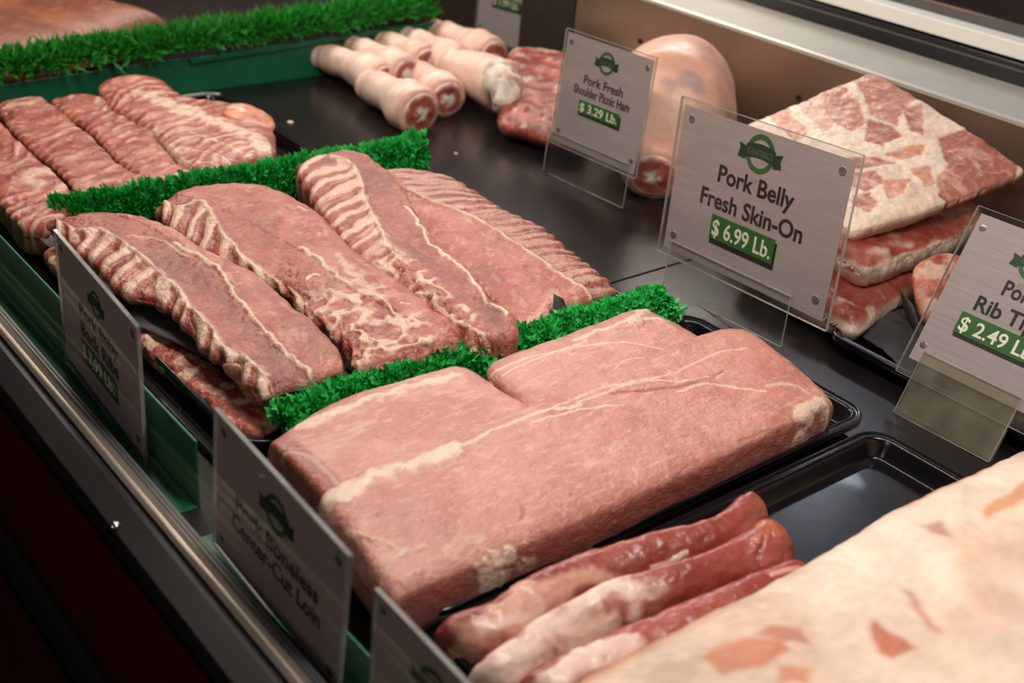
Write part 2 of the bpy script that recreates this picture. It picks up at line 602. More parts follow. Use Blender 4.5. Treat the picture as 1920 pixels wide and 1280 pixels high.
def loft(name, Lp, Rp, zL, zR, hu, hd, colf, dispf=None, nu=160, nt=70, nb=10, n=4.0, a0=0.08, a1=0.08, k0=0.35, k1=0.35,
         mat=MEAT, label=None, cat='meat', group=None, parent=None, wob=0.0012, m0=2.6, m1=2.6, pts3=False, seed=1.0, sag=None):
    """a closed solid between a left and a right outline (u along, v across), domed by hu above and hd below the outlines"""
    A = resample(Lp if pts3 else line3(Lp, zL), nu)
    B = resample(Rp if pts3 else line3(Rp, zR), nu)
    def arc(e, asp, n_, half=True):
        """points spread evenly along a superellipse quarter/half"""
        th = np.linspace(0, np.pi / 2, 1500)
        x_, z_ = np.sin(th) ** (2 / e), np.cos(th) ** (2 / e)
        x_[0], z_[-1] = 0.0, 0.0
        d_ = np.concatenate([[0], np.cumsum(np.hypot(np.diff(x_), np.diff(z_) * asp))])
        q_ = np.linspace(0, d_[-1], n_)
        return np.interp(q_, d_, x_), np.interp(q_, d_, z_)
    ne = max(10, nu // 12)
    x0, z0_ = arc(m0, 0.45, ne)
    x1_, z1_ = arc(m1, 0.45, ne)
    nmid = nu - 2 * ne + 2
    u = np.concatenate([a0 * (1 - x0[::-1]), np.linspace(a0, 1 - a1, nmid)[1:-1], 1 - a1 * (1 - x1_)])
    s0 = np.ones(nu)
    s1 = np.ones(nu)
    s0[:ne] = z0_[::-1]
    s1[-ne:] = z1_
    lin = np.linspace(0, 1, nu)
    A = np.stack([np.interp(u, lin, A[:, k]) for k in range(3)], 1)
    B = np.stack([np.interp(u, lin, B[:, k]) for k in range(3)], 1)
    s = np.minimum(s0, s1)
    ws = np.minimum(1 - k0 * (1 - s0), 1 - k1 * (1 - s1))
    nh = nt // 2
    nt = nh * 2 + 1
    xa, za = arc(n, 0.35, nh + 1)
    vt = np.concatenate([-xa[::-1], xa[1:]])
    pt = np.concatenate([za[::-1], za[1:]])
    nbh = nb // 2 + 1
    nb = nbh * 2 - 1
    xb, zb = arc(n, 0.35, nbh + 1)
    vb = np.concatenate([xb[::-1], -xb[1:]])[1:-1]
    pb = np.concatenate([zb[::-1], zb[1:]])[1:-1]
    v = np.concatenate([vt, vb])
    top = np.concatenate([np.ones(nt), -np.ones(nb)])
    prof = np.concatenate([pt, -pb])
    U, V = np.meshgrid(u, v, indexing='ij')
    Cn = (A + B) / 2
    Wd = (B - A) / 2 * ws[:, None]
    pos = Cn[:, None, :] + Wd[:, None, :] * V[..., None]
    hU = hu(U, V) if callable(hu) else hu
    hD = hd(U, V) if callable(hd) else hd
    pos[..., 2] += np.where(top > 0, hU, hD) * prof[None, :] * s[:, None]
    if sag is not None:
        pos[..., 2] += sag(U, V)
    c = Ctx()
    c.U, c.V, c.top = U, V, np.broadcast_to(top, U.shape)
    c.X, c.Y, c.Z = pos[..., 0], pos[..., 1], pos[..., 2]
    c.P = pos.copy()
    c.seed = seed
    c.zt = float(np.median(pos[:, nt // 2, 2]))
    c.s = s

    def nz(sc_, sd=0, o=4, st=(1, 1, 1)):
        return fbm(c.P * sc_ * np.array(st), seed + sd, o)
    c.n = nz

    def stroke(pts, wmm, z=None, jit=0.6, soft=0.5, sd=0, js=90):
        q = resample(line3(pts, c.zt if z is None else z)[:, :2], max(12, len(pts) * 5)) if len(pts) > 1 else line3(pts, c.zt)[:, :2].repeat(2, 0)
        d = segdist(c.X + (nz(js, sd + 5, 3) - 0.5) * wmm * 0.001 * jit * 4, c.Y + (nz(js, sd + 9, 3) - 0.5) * wmm * 0.001 * jit * 4, q)
        return 1 - sst(wmm * 0.001 * (1 - soft), wmm * 0.001 * (1 + soft), d)
    c.stroke = stroke

    def poly(pts, soft=2.0, z=None, jit=3.0, sd=0, js=110):
        q = line3(pts, c.zt if z is None else z)[:, :2]
        d = polysd(c.X + (nz(js, sd + 5, 3) - 0.5) * jit * 0.002, c.Y + (nz(js, sd + 9, 3) - 0.5) * jit * 0.002, q)
        return sst(-soft * 0.001, soft * 0.001, d)
    c.poly = poly

    def vof(pts):
        """v of photo points as a function of u"""
        q = line3(pts, c.zt)[:, :2]
        us, vs_ = [], []
        T = pos[:, :nt, :2].reshape(-1, 2)
        for p in q:
            k = np.argmin(((T - p) ** 2).sum(1))
            us.append(U[:, :nt].reshape(-1)[k])
            vs_.append(V[:, :nt].reshape(-1)[k])
        od = np.argsort(us)
        return lambda x: np.interp(x, np.array(us)[od], np.array(vs_)[od])
    c.vof = vof
    cc, dd = colf(c)
    # normals of the grid
    gu = np.gradient(pos, axis=0)
    gv = np.roll(pos, -1, 1) - np.roll(pos, 1, 1)
    nr = np.cross(gu, gv)
    ln = np.linalg.norm(nr, axis=2, keepdims=True)
    nr = nr / np.maximum(ln, 1e-9)
    if nr[nu // 2, nt // 2, 2] < 0:
        nr = -nr
    fade = np.clip(s * 1.6, 0, 1)[:, None]
    amp = (dd + (nz(38, 31, 4) - 0.5) * wob * 3 + (nz(150, 32, 3) - 0.5) * wob * 1.2) * np.where(top > 0, 1.0, 0.6)[None, :] * fade
    pos = pos + nr * amp[..., None]
    nr_ = nt + nb
    Vv = pos.reshape(-1, 3)
    i, j = np.meshgrid(np.arange(nu - 1), np.arange(nr_), indexing='ij')
    j2 = (j + 1) % nr_
    Fc = np.stack([i * nr_ + j, i * nr_ + j2, (i + 1) * nr_ + j2, (i + 1) * nr_ + j], -1).reshape(-1, 4)
    c0 = len(Vv)
    Vv = np.vstack([Vv, pos[0].mean(0), pos[-1].mean(0)])
    cc = np.clip(cc, 0, 1).reshape(-1, 3)
    cc = np.vstack([cc, cc[:nr_].mean(0), cc[-nr_:].mean(0)])
    Fl = Fc.tolist()
    Fl += [[c0, (k + 1) % nr_, k] for k in range(nr_)]
    b0 = (nu - 1) * nr_
    Fl += [[c0 + 1, b0 + k, b0 + (k + 1) % nr_] for k in range(nr_)]
    o = mk(name, Vv, Fl, mat, parent, True, cc)
    if label:
        tag(o, label, cat, group)
    return o


# ---- loins
def loin_col(strokes=(), deepedge=0.5, endred=None, seed=0):
    def f(c):
        a = c.n(22, 1, 4)
        b = c.n(75, 2, 4, (1, 0.5, 1))
        co = mix(mix(C['loin'], C['loin2'], sst(0.38, 0.66, a) * 0.7), C['pink'], sst(0.52, 0.7, b) * 0.3)
        # pale silverskin wisps
        wsp = c.n(150, 3, 3, (1.8, 0.45, 1))
        co = mix(co, C['fatp'], sst(0.56, 0.72, wsp) * 0.5)
        thr = 1 - sst(0.0, 0.035, np.abs(c.n(34, 6, 3, (1.5, 0.6, 1)) - 0.5))
        co = mix(co, C['fat'], thr * sst(0.5, 0.65, c.n(20, 7, 3)) * 0.22)
        dd = (a - 0.5) * 0.0035 + (c.n(9, 8, 2) - 0.5) * 0.008
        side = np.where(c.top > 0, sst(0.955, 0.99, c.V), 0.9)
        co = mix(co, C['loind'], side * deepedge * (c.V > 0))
        if endred is not None:
            e = 1 - sst(endred * 0.7, endred, c.U)
            co = mix(co, mix(C['loind'], C['red'], 0.5), e * 0.85)
        for (pts, wd, op, hh, z) in strokes:
            m = c.stroke(pts, wd, z=z, jit=0.9, soft=0.6, sd=len(pts) + wd)
            co = mix(co, C['fat'] if op > 0 else C['loind'], m * abs(op))
            dd = dd + m * hh
        return co, dd
    return f


GL = 'boneless pork loins'
loft('pork_loin', [(500, 848), (560, 805), (640, 768), (750, 735), (868, 702)], [(610, 955), (700, 915), (800, 873), (900, 830), (1012, 790)],
     0.036, 0.030, 0.016, 0.052, loin_col([
         ([(560, 800), (640, 770), (740, 740), (800, 722), (850, 706)], 5.0, 0.75, 0.001, None),
         ([(505, 850), (560, 850), (610, 880), (650, 925)], 2.2, 0.35, 0.0, None),
         ([(660, 930), (720, 900), (800, 880), (880, 850)], 3.5, 0.5, 0.0006, None)], 0.4, 0.10), n=5, a0=0.06, a1=0.09, k0=0.05, k1=0.25, mat=LOINM,
     nu=220, nt=110, wob=0.0007, m0=5, label='short pale pork loin nearest the front glass, between parsley strip and the large loin', cat='pork loin', group=GL, seed=2)
loft('pork_loin', [(903, 700), (960, 676), (1050, 645), (1130, 615), (1205, 588)], [(1005, 792), (1080, 757), (1160, 722), (1250, 690), (1338, 652)],
     0.036, 0.032, 0.014, 0.052, loin_col([
         ([(915, 695), (990, 672), (1060, 655), (1100, 640)], 1.3, 0.7, 0.0005, None),
         ([(940, 700), (1010, 672), (1090, 650), (1180, 640), (1250, 650), (1290, 640)], 1.2, 0.6, 0.0005, None),
         ([(1080, 640), (1140, 616), (1200, 600), (1240, 598)], 3.0, 0.75, 0.001, None),
         ([(1180, 610), (1205, 590), (1215, 588)], 5.0, 0.6, 0.003, None),
         ([(1150, 700), (1160, 680), (1185, 668), (1230, 665)], 1.0, 0.45, 0.0003, None)], 0.3), n=4, a0=0.10, a1=0.13, k0=0.3, k1=0.35, mat=LOINM,
     nu=220, nt=110, wob=0.0008, label='pork loin at the back of the tray beside the green parsley', cat='pork loin', group=GL, seed=3)
loft('pork_loin', [(592, 965), (700, 905), (820, 850), (1000, 785), (1180, 705), (1300, 655), (1395, 640)],
     [(735, 1165), (860, 1110), (1011, 1045), (1200, 960), (1394, 868), (1562, 782)],
     0.034, 0.012, 0.026, 0.034, loin_col([
         ([(600, 965), (660, 925), (730, 890), (800, 868), (850, 845)], 7.0, 0.85, 0.0012, 0.05),
         ([(850, 845), (930, 805), (1010, 775), (1090, 762)], 2.0, 0.7, 0.0006, 0.055),
         ([(1020, 775), (1130, 730), (1250, 700), (1340, 660), (1400, 650)], 1.3, 0.6, 0.0005, 0.055),
         ([(1000, 790), (1080, 770), (1170, 755)], 1.2, 0.7, 0.0005, 0.055),
         ([(1080, 760), (1200, 715), (1290, 705), (1360, 690)], 1.3, 0.6, 0.0005, 0.055),
         ([(1270, 725), (1330, 708), (1400, 712), (1440, 715)], 1.5, 0.65, 0.0005, 0.055),
         ([(1150, 738), (1290, 712), (1360, 685)], 1.6, -0.45, -0.0015, 0.055),
         ([(1440, 715), (1490, 710), (1520, 720)], 2.0, 0.5, 0.0005, 0.05),
         ([(1500, 760), (1535, 738), (1548, 735)], 5.0, 0.85, 0.0015, 0.045),
         ([(1420, 835), (1450, 822), (1468, 808)], 2.2, 0.85, 0.0015, 0.04),
         ([(1480, 800), (1500, 790), (1520, 782)], 3.0, 0.75, 0.0010, 0.035),
         ([(1395, 800), (1440, 780), (1480, 770)], 1.5, -0.35, -0.0008, 0.05),
         ([(1240, 930), (1290, 905), (1340, 888), (1365, 885)], 1.8, 0.75, 0.0010, 0.03),
         ([(1200, 945), (1260, 940)], 1.8, 0.7, 0.0010, 0.025),
         ([(920, 1043), (985, 1040), (990, 1032)], 1.8, 0.8, 0.0012, 0.03),
         ([(905, 1095), (940, 1082), (985, 1068), (1005, 1062)], 4.5, 0.9, 0.0018, 0.012),
         ([(1110, 970), (1150, 975), (1180, 955)], 1.6, 0.75, 0.0008, 0.035),
         ([(640, 1000), (700, 1010), (760, 1030)], 2.2, 0.3, 0.0005, 0.045),
         ([(700, 1100), (740, 1040), (800, 1020)], 1.6, 0.3, 0.0005, 0.045),
         ([(975, 960), (985, 945), (972, 925)], 1.3, -0.6, -0.0006, 0.05),
         ([(670, 1155), (690, 1130)], 3.0, 0.6, 0.001, 0.02)], 0.75), n=5.5, a0=0.05, a1=0.09, k0=0.12, k1=0.10,
     mat=LOINM, nu=420, nt=190, nb=14, wob=0.0009, m0=4.0, m1=4.0,
     label='longest pork loin, running full length along the tray edge near the empty tray', cat='pork loin', group=GL, seed=4)


# ---- racks of ribs
def rack_col(ridge, nb=13, line=None, skew=0.6, red=0.5, extra=(), ridgew=3.2, flip=False, bonespan=1.0, bonelight=0.85, netu=None):
    """bones run from the outer edge (v=-1) up to a cream ridge, then lean meat to the far edge"""
    def f(c):
        sg = -1 if flip else 1
        vr = c.vof(ridge) if ridge is not None else (lambda x: x * 0 + 1.2)
        vrU = vr(c.U)
        a = c.n(28, 1, 4)
        co = mix(mix(C['mid'], C['pink'], sst(0.35, 0.6, a)), C['red'], sst(0.5, 0.68, c.n(55, 2, 4, (1, 0.6, 1))) * red)
        co = mix(co, C['fatp'], sst(0.62, 0.75, c.n(120, 7, 3)) * 0.4)
        dd = (a - 0.5) * 0.004
        # dark / light lengths of the lean muscle
        big = c.n(14, 41, 3)
        co = mix(co, C['deep'], sst(0.55, 0.72, big) * 0.35)
        fib = fbm(np.stack([c.U * 9 + c.V * 1.2, c.V * 9, c.U * 0], -1) * np.array([3.2, 0.8, 1]), c.seed + 44, 3)
        co = mix(co, C['fatp'], sst(0.60, 0.72, fib) * 0.35)
        # bones
        t = (c.V * sg + 1) / np.maximum(vrU * sg + 1, 0.05)     # 0 outer edge, 1 ridge
        zone = 1 - sst(0.93, 1.02, t)
        ph = (c.U * bonespan * nb + t * skew * 2.0 + (c.n(22, 8, 3) - 0.5) * 1.0)
        loc = fbm(np.stack([ph * 2.6, t * 1.1, ph * 0], -1), c.seed + 50, 4)      # streaks running along each bone
        loc2 = fbm(np.stack([ph * 0.9, t * 0.6, ph * 0], -1), c.seed + 60, 2)
        bn = np.cos(2 * np.pi * ph)
        lens = 0.9 * sst(0.62, 1.0, t) - 0.25 * sst(0.5, 0.0, t)
        bone = sst(-0.05 + (loc2 - 0.5) * 1.2, 0.5 + (loc2 - 0.5), bn + lens + (loc - 0.5) * 1.5)
        strip = mix(mix(C['mid'], C['red'], sst(0.35, 0.6, loc)), C['deep'], sst(0.5, 0.9, -bn) * 0.35)
        strip = mix(strip, C['cream'], bone * bonelight)
        strip = mix(strip, C['fatp'], sst(0.52, 0.66, fbm(np.stack([ph * 7, t * 1.6, ph * 0], -1), c.seed + 70, 3)) * 0.65)
        strip = mix(strip, C['red'], (1 - sst(0.0, 0.13, t)) * 0.65)
        co = mix(co, strip, zone)
        dd = dd + zone * (bn * 0.0015 * (1.3 - 0.5 * t) + 0.0005 + (loc - 0.5) * 0.0012)
        if ridge is not None:
            m = c.stroke(ridge, ridgew, jit=0.7, soft=0.7, sd=3)
            br = sst(0.30, 0.52, c.n(60, 77, 3))
            co = mix(co, C['cream'], m * (0.45 + 0.5 * br))
            dd = dd + m * 0.002
            dd = dd + c.stroke(ridge, ridgew * 2.6, jit=0.3, soft=0.9, sd=5) * 0.003
        if line is not None:
            vl = c.vof(line)(c.U)
            btw = sst(-0.02, 0.06, c.V - vrU) * (1 - sst(-0.06, 0.02, c.V - vl))
            co = mix(co, mix(C['red'], C['deep'], sst(0.45, 0.65, c.n(24, 61, 3))), btw * 0.5 * (1 - zone))
            dd = dd - btw * 0.0015
            m = c.stroke(line, 2.2, jit=1.3, soft=0.7, sd=4, js=60)
            co = mix(co, C['fat'], m * 0.85)
            dd = dd + m * 0.0014
        if netu is not None:
            e = sst(netu[0], netu[1], c.U) * (1 - sst(netu[2], netu[3], c.V))
            net = np.abs(c.n(42, 21, 3) - 0.5) * 2
            nm = (1 - sst(0.05, 0.20, net))
            base = mix(C['mid'], C['red'], sst(0.45, 0.6, c.n(70, 22, 3)))
            co = mix(co, mix(mix(base, C['fatp'], sst(0.45, 0.7, c.n(100, 24, 3)) * 0.5), C['cream'], nm * 0.8), e)
            dd = dd + e * (nm * 0.002 - 0.0008)
        for (pts, wd, cn, op, hh) in extra:
            m = c.stroke(pts, wd, jit=0.9, soft=0.6, sd=len(pts) + wd)
            co = mix(co, C[cn], m * op)
            dd = dd + m * hh
        end = np.minimum(sst(0.0, 0.03, c.U), 1)
        co = mix(C['red'], co, end * 0.7 + 0.3)
        return co, dd
    return f


GB = 'racks of baby back ribs'
rackA = loft('baby_back_rib_rack', [(90, 425), (131, 466), (184, 510), (232, 558), (290, 572), (335, 600), (368, 645), (400, 672), (440, 690), (464, 730), (485, 752)],
     [(150, 418), (236, 410), (300, 425), (372, 468), (437, 500), (494, 533), (547, 578), (592, 615), (632, 663), (646, 700)],
     0.034, 0.040, 0.014, 0.010,
     rack_col([(150, 430), (192, 431), (245, 466), (284, 497), (328, 532), (359, 571), (394, 606), (420, 641), (472, 672), (500, 700)],
              nb=15, line=[(330, 455), (376, 484), (411, 506), (437, 549), (468, 589), (503, 624), (525, 650), (556, 676), (577, 694)], skew=0.32,
              extra=[([(380, 500), (430, 575), (480, 630), (510, 660)], 7.0, 'deep', 0.45, -0.001),
                     ([(340, 480), (360, 500)], 5.0, 'deep', 0.4, -0.001),
                     ([(500, 740), (540, 715), (590, 700), (630, 702)], 3.5, 'cream', 0.8, 0.002),
                     ([(240, 440), (300, 450), (350, 480)], 2.0, 'cream', 0.5, 0.001),
                     ([(560, 672), (580, 662)], 3.0, 'red', 0.6, 0.001)]),
     n=3.0, a0=0.03, a1=0.05, k0=0.3, k1=0.15, mat=MEATW, nu=300, nt=120, wob=0.0018,
     label='baby back rib rack lying over grey paper closest to the front glass', cat='rib rack', group=GB, seed=5)
loft('baby_back_rib_rack', [(290, 405), (325, 448), (380, 485), (425, 507), (470, 525), (520, 545), (560, 575), (589, 610), (632, 635), (655, 665), (668, 700), (690, 722)],
     [(355, 374), (430, 362), (500, 365), (570, 395), (610, 424), (655, 475), (705, 512), (765, 555), (812, 590), (848, 620), (868, 660)],
     0.030, 0.038, 0.022, 0.048,
     rack_col([(340, 385), (380, 379), (415, 427), (459, 470), (516, 505), (560, 540), (610, 580), (660, 620)],
              nb=14, line=[(560, 465), (590, 480), (615, 500), (650, 530), (690, 555), (740, 580)], skew=0.32, netu=(0.58, 0.75, 0.35, 0.6),
              extra=[([(440, 390), (500, 430), (560, 480)], 9.0, 'red', 0.35, 0.0),
                     ([(630, 480), (680, 530), (720, 560)], 5.0, 'cream', 0.55, 0.001),
                     ([(575, 515), (585, 508), (598, 510)], 1.6, 'fat', 0.95, 0.0015),
                     ([(560, 385), (575, 392)], 3.0, 'fat', 0.7, 0.001)]),
     n=3.0, a0=0.06, a1=0.05, k0=0.45, k1=0.1, mat=MEATW, nu=320, nt=130, wob=0.0018,
     label='baby back rib rack in the middle with a web of fat at its near end', cat='rib rack', group=GB, seed=6)
loft('baby_back_rib_rack', [(548, 322), (568, 352), (590, 392), (622, 440), (655, 480), (690, 512), (725, 535), (760, 560), (795, 590), (830, 618), (860, 645), (885, 662)],
     [(640, 290), (690, 302), (745, 345), (775, 395), (815, 458), (862, 498), (893, 535), (920, 572), (955, 595), (972, 630), (960, 645)],
     0.040, 0.048, 0.016, 0.052,
     rack_col([(620, 296), (652, 302), (676, 338), (685, 377), (712, 424), (732, 463), (755, 495), (780, 520), (840, 570)],
              nb=15, line=[(763, 388), (785, 420), (812, 463), (840, 480), (862, 500), (893, 535), (917, 572), (950, 590)], skew=0.30, netu=(0.52, 0.64, -0.25, 0.05),
              extra=[([(820, 560), (870, 600), (930, 640)], 8.0, 'red', 0.6, 0.002),
                     ([(760, 540), (800, 545), (850, 590), (900, 620), (940, 640)], 2.4, 'cream', 0.6, 0.0015),
                     ([(790, 480), (830, 500), (860, 530)], 6.0, 'deep', 0.35, 0.0),
                     ([(900, 560), (940, 610)], 4.0, 'deep', 0.45, -0.001)], ridgew=3.6),
     n=3.0, a0=0.05, a1=0.04, k0=0.3, k1=0.2, mat=MEATW, nu=320, nt=120, wob=0.0018,
     label='baby back rib rack with curved bones standing highest beside the parsley tuft', cat='rib rack', group=GB, seed=7)
loft('baby_back_rib_rack', [(690, 330), (735, 380), (790, 440), (850, 500), (900, 550), (950, 600), (975, 635)],
     [(805, 340), (855, 352), (902, 378), (945, 406), (1000, 430), (1042, 457), (1085, 494), (1105, 512), (1132, 532), (1158, 550)],
     0.030, 0.022, 0.016, 0.040,
     rack_col([(1130, 560), (1060, 525), (1000, 482), (968, 463), (929, 436), (871, 405), (816, 386), (765, 360)],
              nb=19, skew=0.2, red=0.25, flip=True, bonelight=0.38, ridgew=2.0,
              extra=[([(820, 400), (900, 450), (960, 500), (1010, 560)], 10.0, 'pink', 0.6, 0.001),
                     ([(1030, 560), (1010, 590), (985, 610)], 5.0, 'fatp', 0.7, 0.001),
                     ([(870, 378), (940, 415), (1000, 445), (1080, 510)], 5.0, 'orange', 0.4, 0.0)]),
     n=3.0, a0=0.05, a1=0.06, k0=0.3, k1=0.12, mat=MEATW, nu=300, nt=120, wob=0.0014,
     label='baby back rib rack furthest back with smooth meat and orange-pink bone edge', cat='rib rack', group=GB, seed=8)


def knob_col(c):
    a = c.n(50, 1, 3)
    return mix(mix(C['cream'], C['fatp'], a), C['red'], sst(0.5, 0.65, c.n(60, 2, 3)) * 0.7), (a - 0.5) * 0.004


for kp, kz in (([(440, 690), (462, 712), (470, 738)], 0.030), ([(505, 705), (516, 728), (522, 752)], 0.028)):
    q_ = [P(x_, y_, z_) for (x_, y_), z_ in zip(kp, (kz + 0.006, kz, kz - 0.014))]
    off_ = np.array([0.010, 0.008, 0])
    loft('bone_end', [p_ - off_ * k_ for p_, k_ in zip(q_, (1.2, 1.0, 0.6))], [p_ + off_ * k_ for p_, k_ in zip(q_, (1.2, 1.0, 0.6))], 0, 0, 0.008, 0.009,
         knob_col, n=2.2, a0=0.3, a1=0.3, k0=0.5, k1=0.6, mat=MEATW, parent=rackA, pts3=True, nu=50, nt=30, seed=kp[0][0])


def scrap_col(c):
    a = c.n(60, 1, 4)
    co = mix(mix(C['red'], C['mid'], sst(0.35, 0.6, a)), C['cream'], sst(0.52, 0.66, c.n(70, 2, 3)) * 0.75)
    return mix(co, C['deep'], sst(0.5, 0.7, c.n(45, 4, 3)) * 0.4), (a - 0.5) * 0.006


loft('pork_rib_piece', [(250, 640), (300, 690), (345, 730), (395, 770), (440, 808), (500, 830)], [(285, 610), (360, 662), (430, 716), (500, 745), (590, 735), (650, 712)],
     -0.004, -0.002, 0.010, 0.013, scrap_col, n=3, a0=0.06, a1=0.06, mat=MEATW, nu=220, nt=100, wob=0.003,
     label='lower rib rack mostly hidden under the grey paper in the front tray', cat='rib rack', seed=9)
loft('pork_rib_piece', [(80, 478), (100, 505), (118, 520)], [(112, 466), (150, 480), (190, 510)], 0.008, 0.010, 0.008, 0.020, scrap_col,
     n=2.6, a0=0.1, a1=0.1, mat=MEATW, nu=60, nt=40, wob=0.002, label='small corner of rib meat left of the baby back ribs sign', cat='rib rack', seed=10)


# ---- spare ribs at the far left
def spare_col(nb=16, extra=(), skew=0.6, light=0.6):
    def f(c):
        a = c.n(24, 1, 4)
        co = mix(C['mid'], C['red'], sst(0.35, 0.62, a) * 0.8)
        co = mix(co, C['pink'], sst(0.5, 0.7, c.n(18, 21, 3)) * 0.4)
        ph = c.U * nb + (c.V + 1) * skew + (c.n(14, 8, 3) - 0.5) * 2.6
        st = np.cos(2 * np.pi * ph)
        loc = fbm(np.stack([ph * 2.2, c.V * 1.4, ph * 0], -1), c.seed + 50, 4)
        reg = fbm(np.stack([c.U * 5, c.V * 1.5, c.U * 0], -1), c.seed + 55, 3)
        m = sst(0.1, 0.9, st + (loc - 0.5) * 3.0) * sst(0.40, 0.62, reg)
        co = mix(co, C['cream'], m * light)
        co = mix(co, C['fatp'], sst(0.55, 0.72, loc) * 0.45)
        co = mix(co, C['orange'], sst(0.60, 0.72, c.n(30, 13, 3)) * 0.4)
        knob = np.cos(2 * np.pi * (c.U * nb * 1.6)) * sst(-0.7, -0.97, c.V)
        co = mix(co, C['fatp'], sst(0.2, 0.9, knob) * 0.5)
        co = mix(co, C['deep'], sst(0.965, 1.0, np.abs(c.V)) * 0.75)  # shade of the gaps between racks painted onto the side faces
        dd = (a - 0.5) * 0.005 + st * 0.0005 + knob * 0.0012 + (loc - 0.5) * 0.003
        for (pts, wd, cn, op, hh) in extra:
            mm = c.stroke(pts, wd, jit=0.9, soft=0.6, sd=len(pts) + wd)
            co = mix(co, C[cn], mm * op)
            dd = dd + mm * hh
        return co, dd
    return f


GS = 'racks of spare ribs'
loft('spare_rib_rack', [(-95, 250), (-60, 290), (-40, 330), (-20, 370), (0, 395), (40, 442)], [(-36, 212), (4, 245), (50, 290), (102, 335), (132, 372), (142, 402), (94, 448)],
     0.010, 0.014, 0.015, 0.030, spare_col(11, skew=0.9), n=5, a0=0.06, a1=0.06, k0=0.2, k1=0.2, mat=MEAT, nu=180, nt=90,
     label='spare rib rack at the far left, cut off by the picture edge', cat='rib rack', group=GS, seed=11)
loft('spare_rib_rack', [(-5, 205), (10, 240), (56, 292), (109, 335), (150, 380)], [(74, 192), (112, 218), (154, 254), (188, 285), (230, 324), (295, 356)],
     0.012, 0.016, 0.015, 0.032, spare_col(12), n=5, a0=0.06, a1=0.06, k0=0.15, k1=0.15, mat=MEAT, nu=180, nt=90,
     label='second spare rib rack from the left end of the case', cat='rib rack', group=GS, seed=12)
loft('spare_rib_rack', [(92, 200), (125, 232), (161, 255), (195, 288), (225, 322), (275, 365)], [(146, 190), (190, 198), (220, 226), (280, 260), (313, 298), (343, 327), (378, 345)],
     0.014, 0.018, 0.016, 0.034, spare_col(13), n=5, a0=0.06, a1=0.06, k0=0.2, k1=0.15, mat=MEAT, nu=180, nt=90,
     label='third spare rib rack, lying against the widest one', cat='rib rack', group=GS, seed=13)
loft('spare_rib_rack', [(184, 172), (195, 200), (228, 228), (288, 262), (322, 298), (355, 332), (400, 340)],
     [(250, 158), (307, 163), (335, 190), (380, 204), (420, 208), (470, 215), (505, 238), (518, 270), (519, 308)],
     0.018, 0.014, 0.022, 0.034, spare_col(15, extra=[
         ([(270, 175), (330, 200), (400, 225), (470, 250), (505, 290)], 13.0, 'cream', 0.85, 0.002),
         ([(225, 230), (270, 225), (310, 260), (350, 300)], 4.0, 'cream', 0.5, 0.001),
         ([(360, 268), (420, 285), (460, 305)], 9.0, 'red', 0.7, -0.001),
         ([(335, 240), (400, 262), (450, 285)], 1.6, 'cream', 0.7, 0.0), ([(350, 275), (410, 290), (450, 310)], 1.4, 'cream', 0.7, 0.0), ([(370, 300), (420, 308), (450, 318)], 1.4, 'cream', 0.7, 0.0)]), n=3.0, a0=0.06, a1=0.06, k0=0.2, k1=0.15, mat=MEAT, nu=220, nt=110,
     label='widest spare rib rack next to the bare black deck', cat='rib rack', group=GS, seed=14)
loft('meat_flap', [(410, 215), (430, 200), (450, 192)], [(480, 260), (510, 245), (519, 225)], 0.040, 0.022, 0.010, 0.02, lambda c: (
    mix(mix(C['orange'], C['cream'], sst(0.45, 0.6, c.n(40, 2, 3))), C['red'], sst(0.5, 0.7, c.n(30, 3)) * 0.5), (c.n(50, 1) - 0.5) * 0.003),
    n=2.2, a0=0.35, a1=0.4, k0=0.7, k1=0.7, mat=MEAT, nu=60, nt=40, label='orange-tinted round meat flap on the corner of the widest spare rib rack', cat='meat', seed=15)


# ---- tenderloins
def tend_col(strokes, seed=0):
    def f(c):
        a = c.n(20, 1, 4, (1, 0.6, 1))
        co = mix(mix(C['mid'], C['red'], sst(0.35, 0.6, a)), C['pink'], sst(0.5, 0.75, c.n(40, 2, 3, (1.5, 0.4, 1))) * 0.4)
        dd = (a - 0.5) * 0.007 + (c.n(45, 5, 3, (1.4, 0.5, 1)) - 0.5) * 0.004
        co = mix(co, C['deep'], sst(0.5, 0.7, c.n(14, 6, 3)) * 0.18)
        for (pts, wd, cn, op, hh, z) in strokes:
            m = c.stroke(pts, wd, z=z, jit=1.0, soft=0.6, sd=len(pts) + wd, js=45)
            co = mix(co, C[cn], m * op)
            dd = dd + m * hh
        return co, dd
    return f


GN = 'pork tenderloins'
loft('pork_tenderloin', [(798, 1192), (900, 1158), (1000, 1098), (1080, 1060), (1200, 1026), (1290, 1008), (1345, 985), (1375, 955), (1410, 940)],
     [(925, 1262), (975, 1222), (1045, 1172), (1110, 1140), (1230, 1100), (1320, 1072), (1390, 1045), (1430, 1010), (1446, 985)],
     0.012, -0.002, 0.024, 0.022, tend_col([
         ([(830, 1190), (920, 1152), (1010, 1110), (1090, 1078), (1150, 1060)], 11.0, 'fatp', 0.85, 0.001, 0.03),
         ([(900, 1170), (960, 1145), (1010, 1125)], 4.0, 'skin', 0.6, 0.0, 0.03),
         ([(840, 1230), (900, 1200), (950, 1190)], 5.0, 'red', 0.5, 0.0, 0.025),
         ([(1225, 1058), (1260, 1048), (1290, 1035)], 1.2, 'fat', 0.9, 0.001, 0.02),
         ([(1160, 1010), (1240, 1010), (1330, 985)], 5.0, 'mid', 0.4, 0.0, 0.03)]), n=2.3, a0=0.08, a1=0.06, k0=0.4, k1=0.45, mat=TENDM, nu=240, nt=90,
     label='pork tenderloin closest to the long loin, lying along the tray side', cat='tenderloin', group=GN, seed=16)
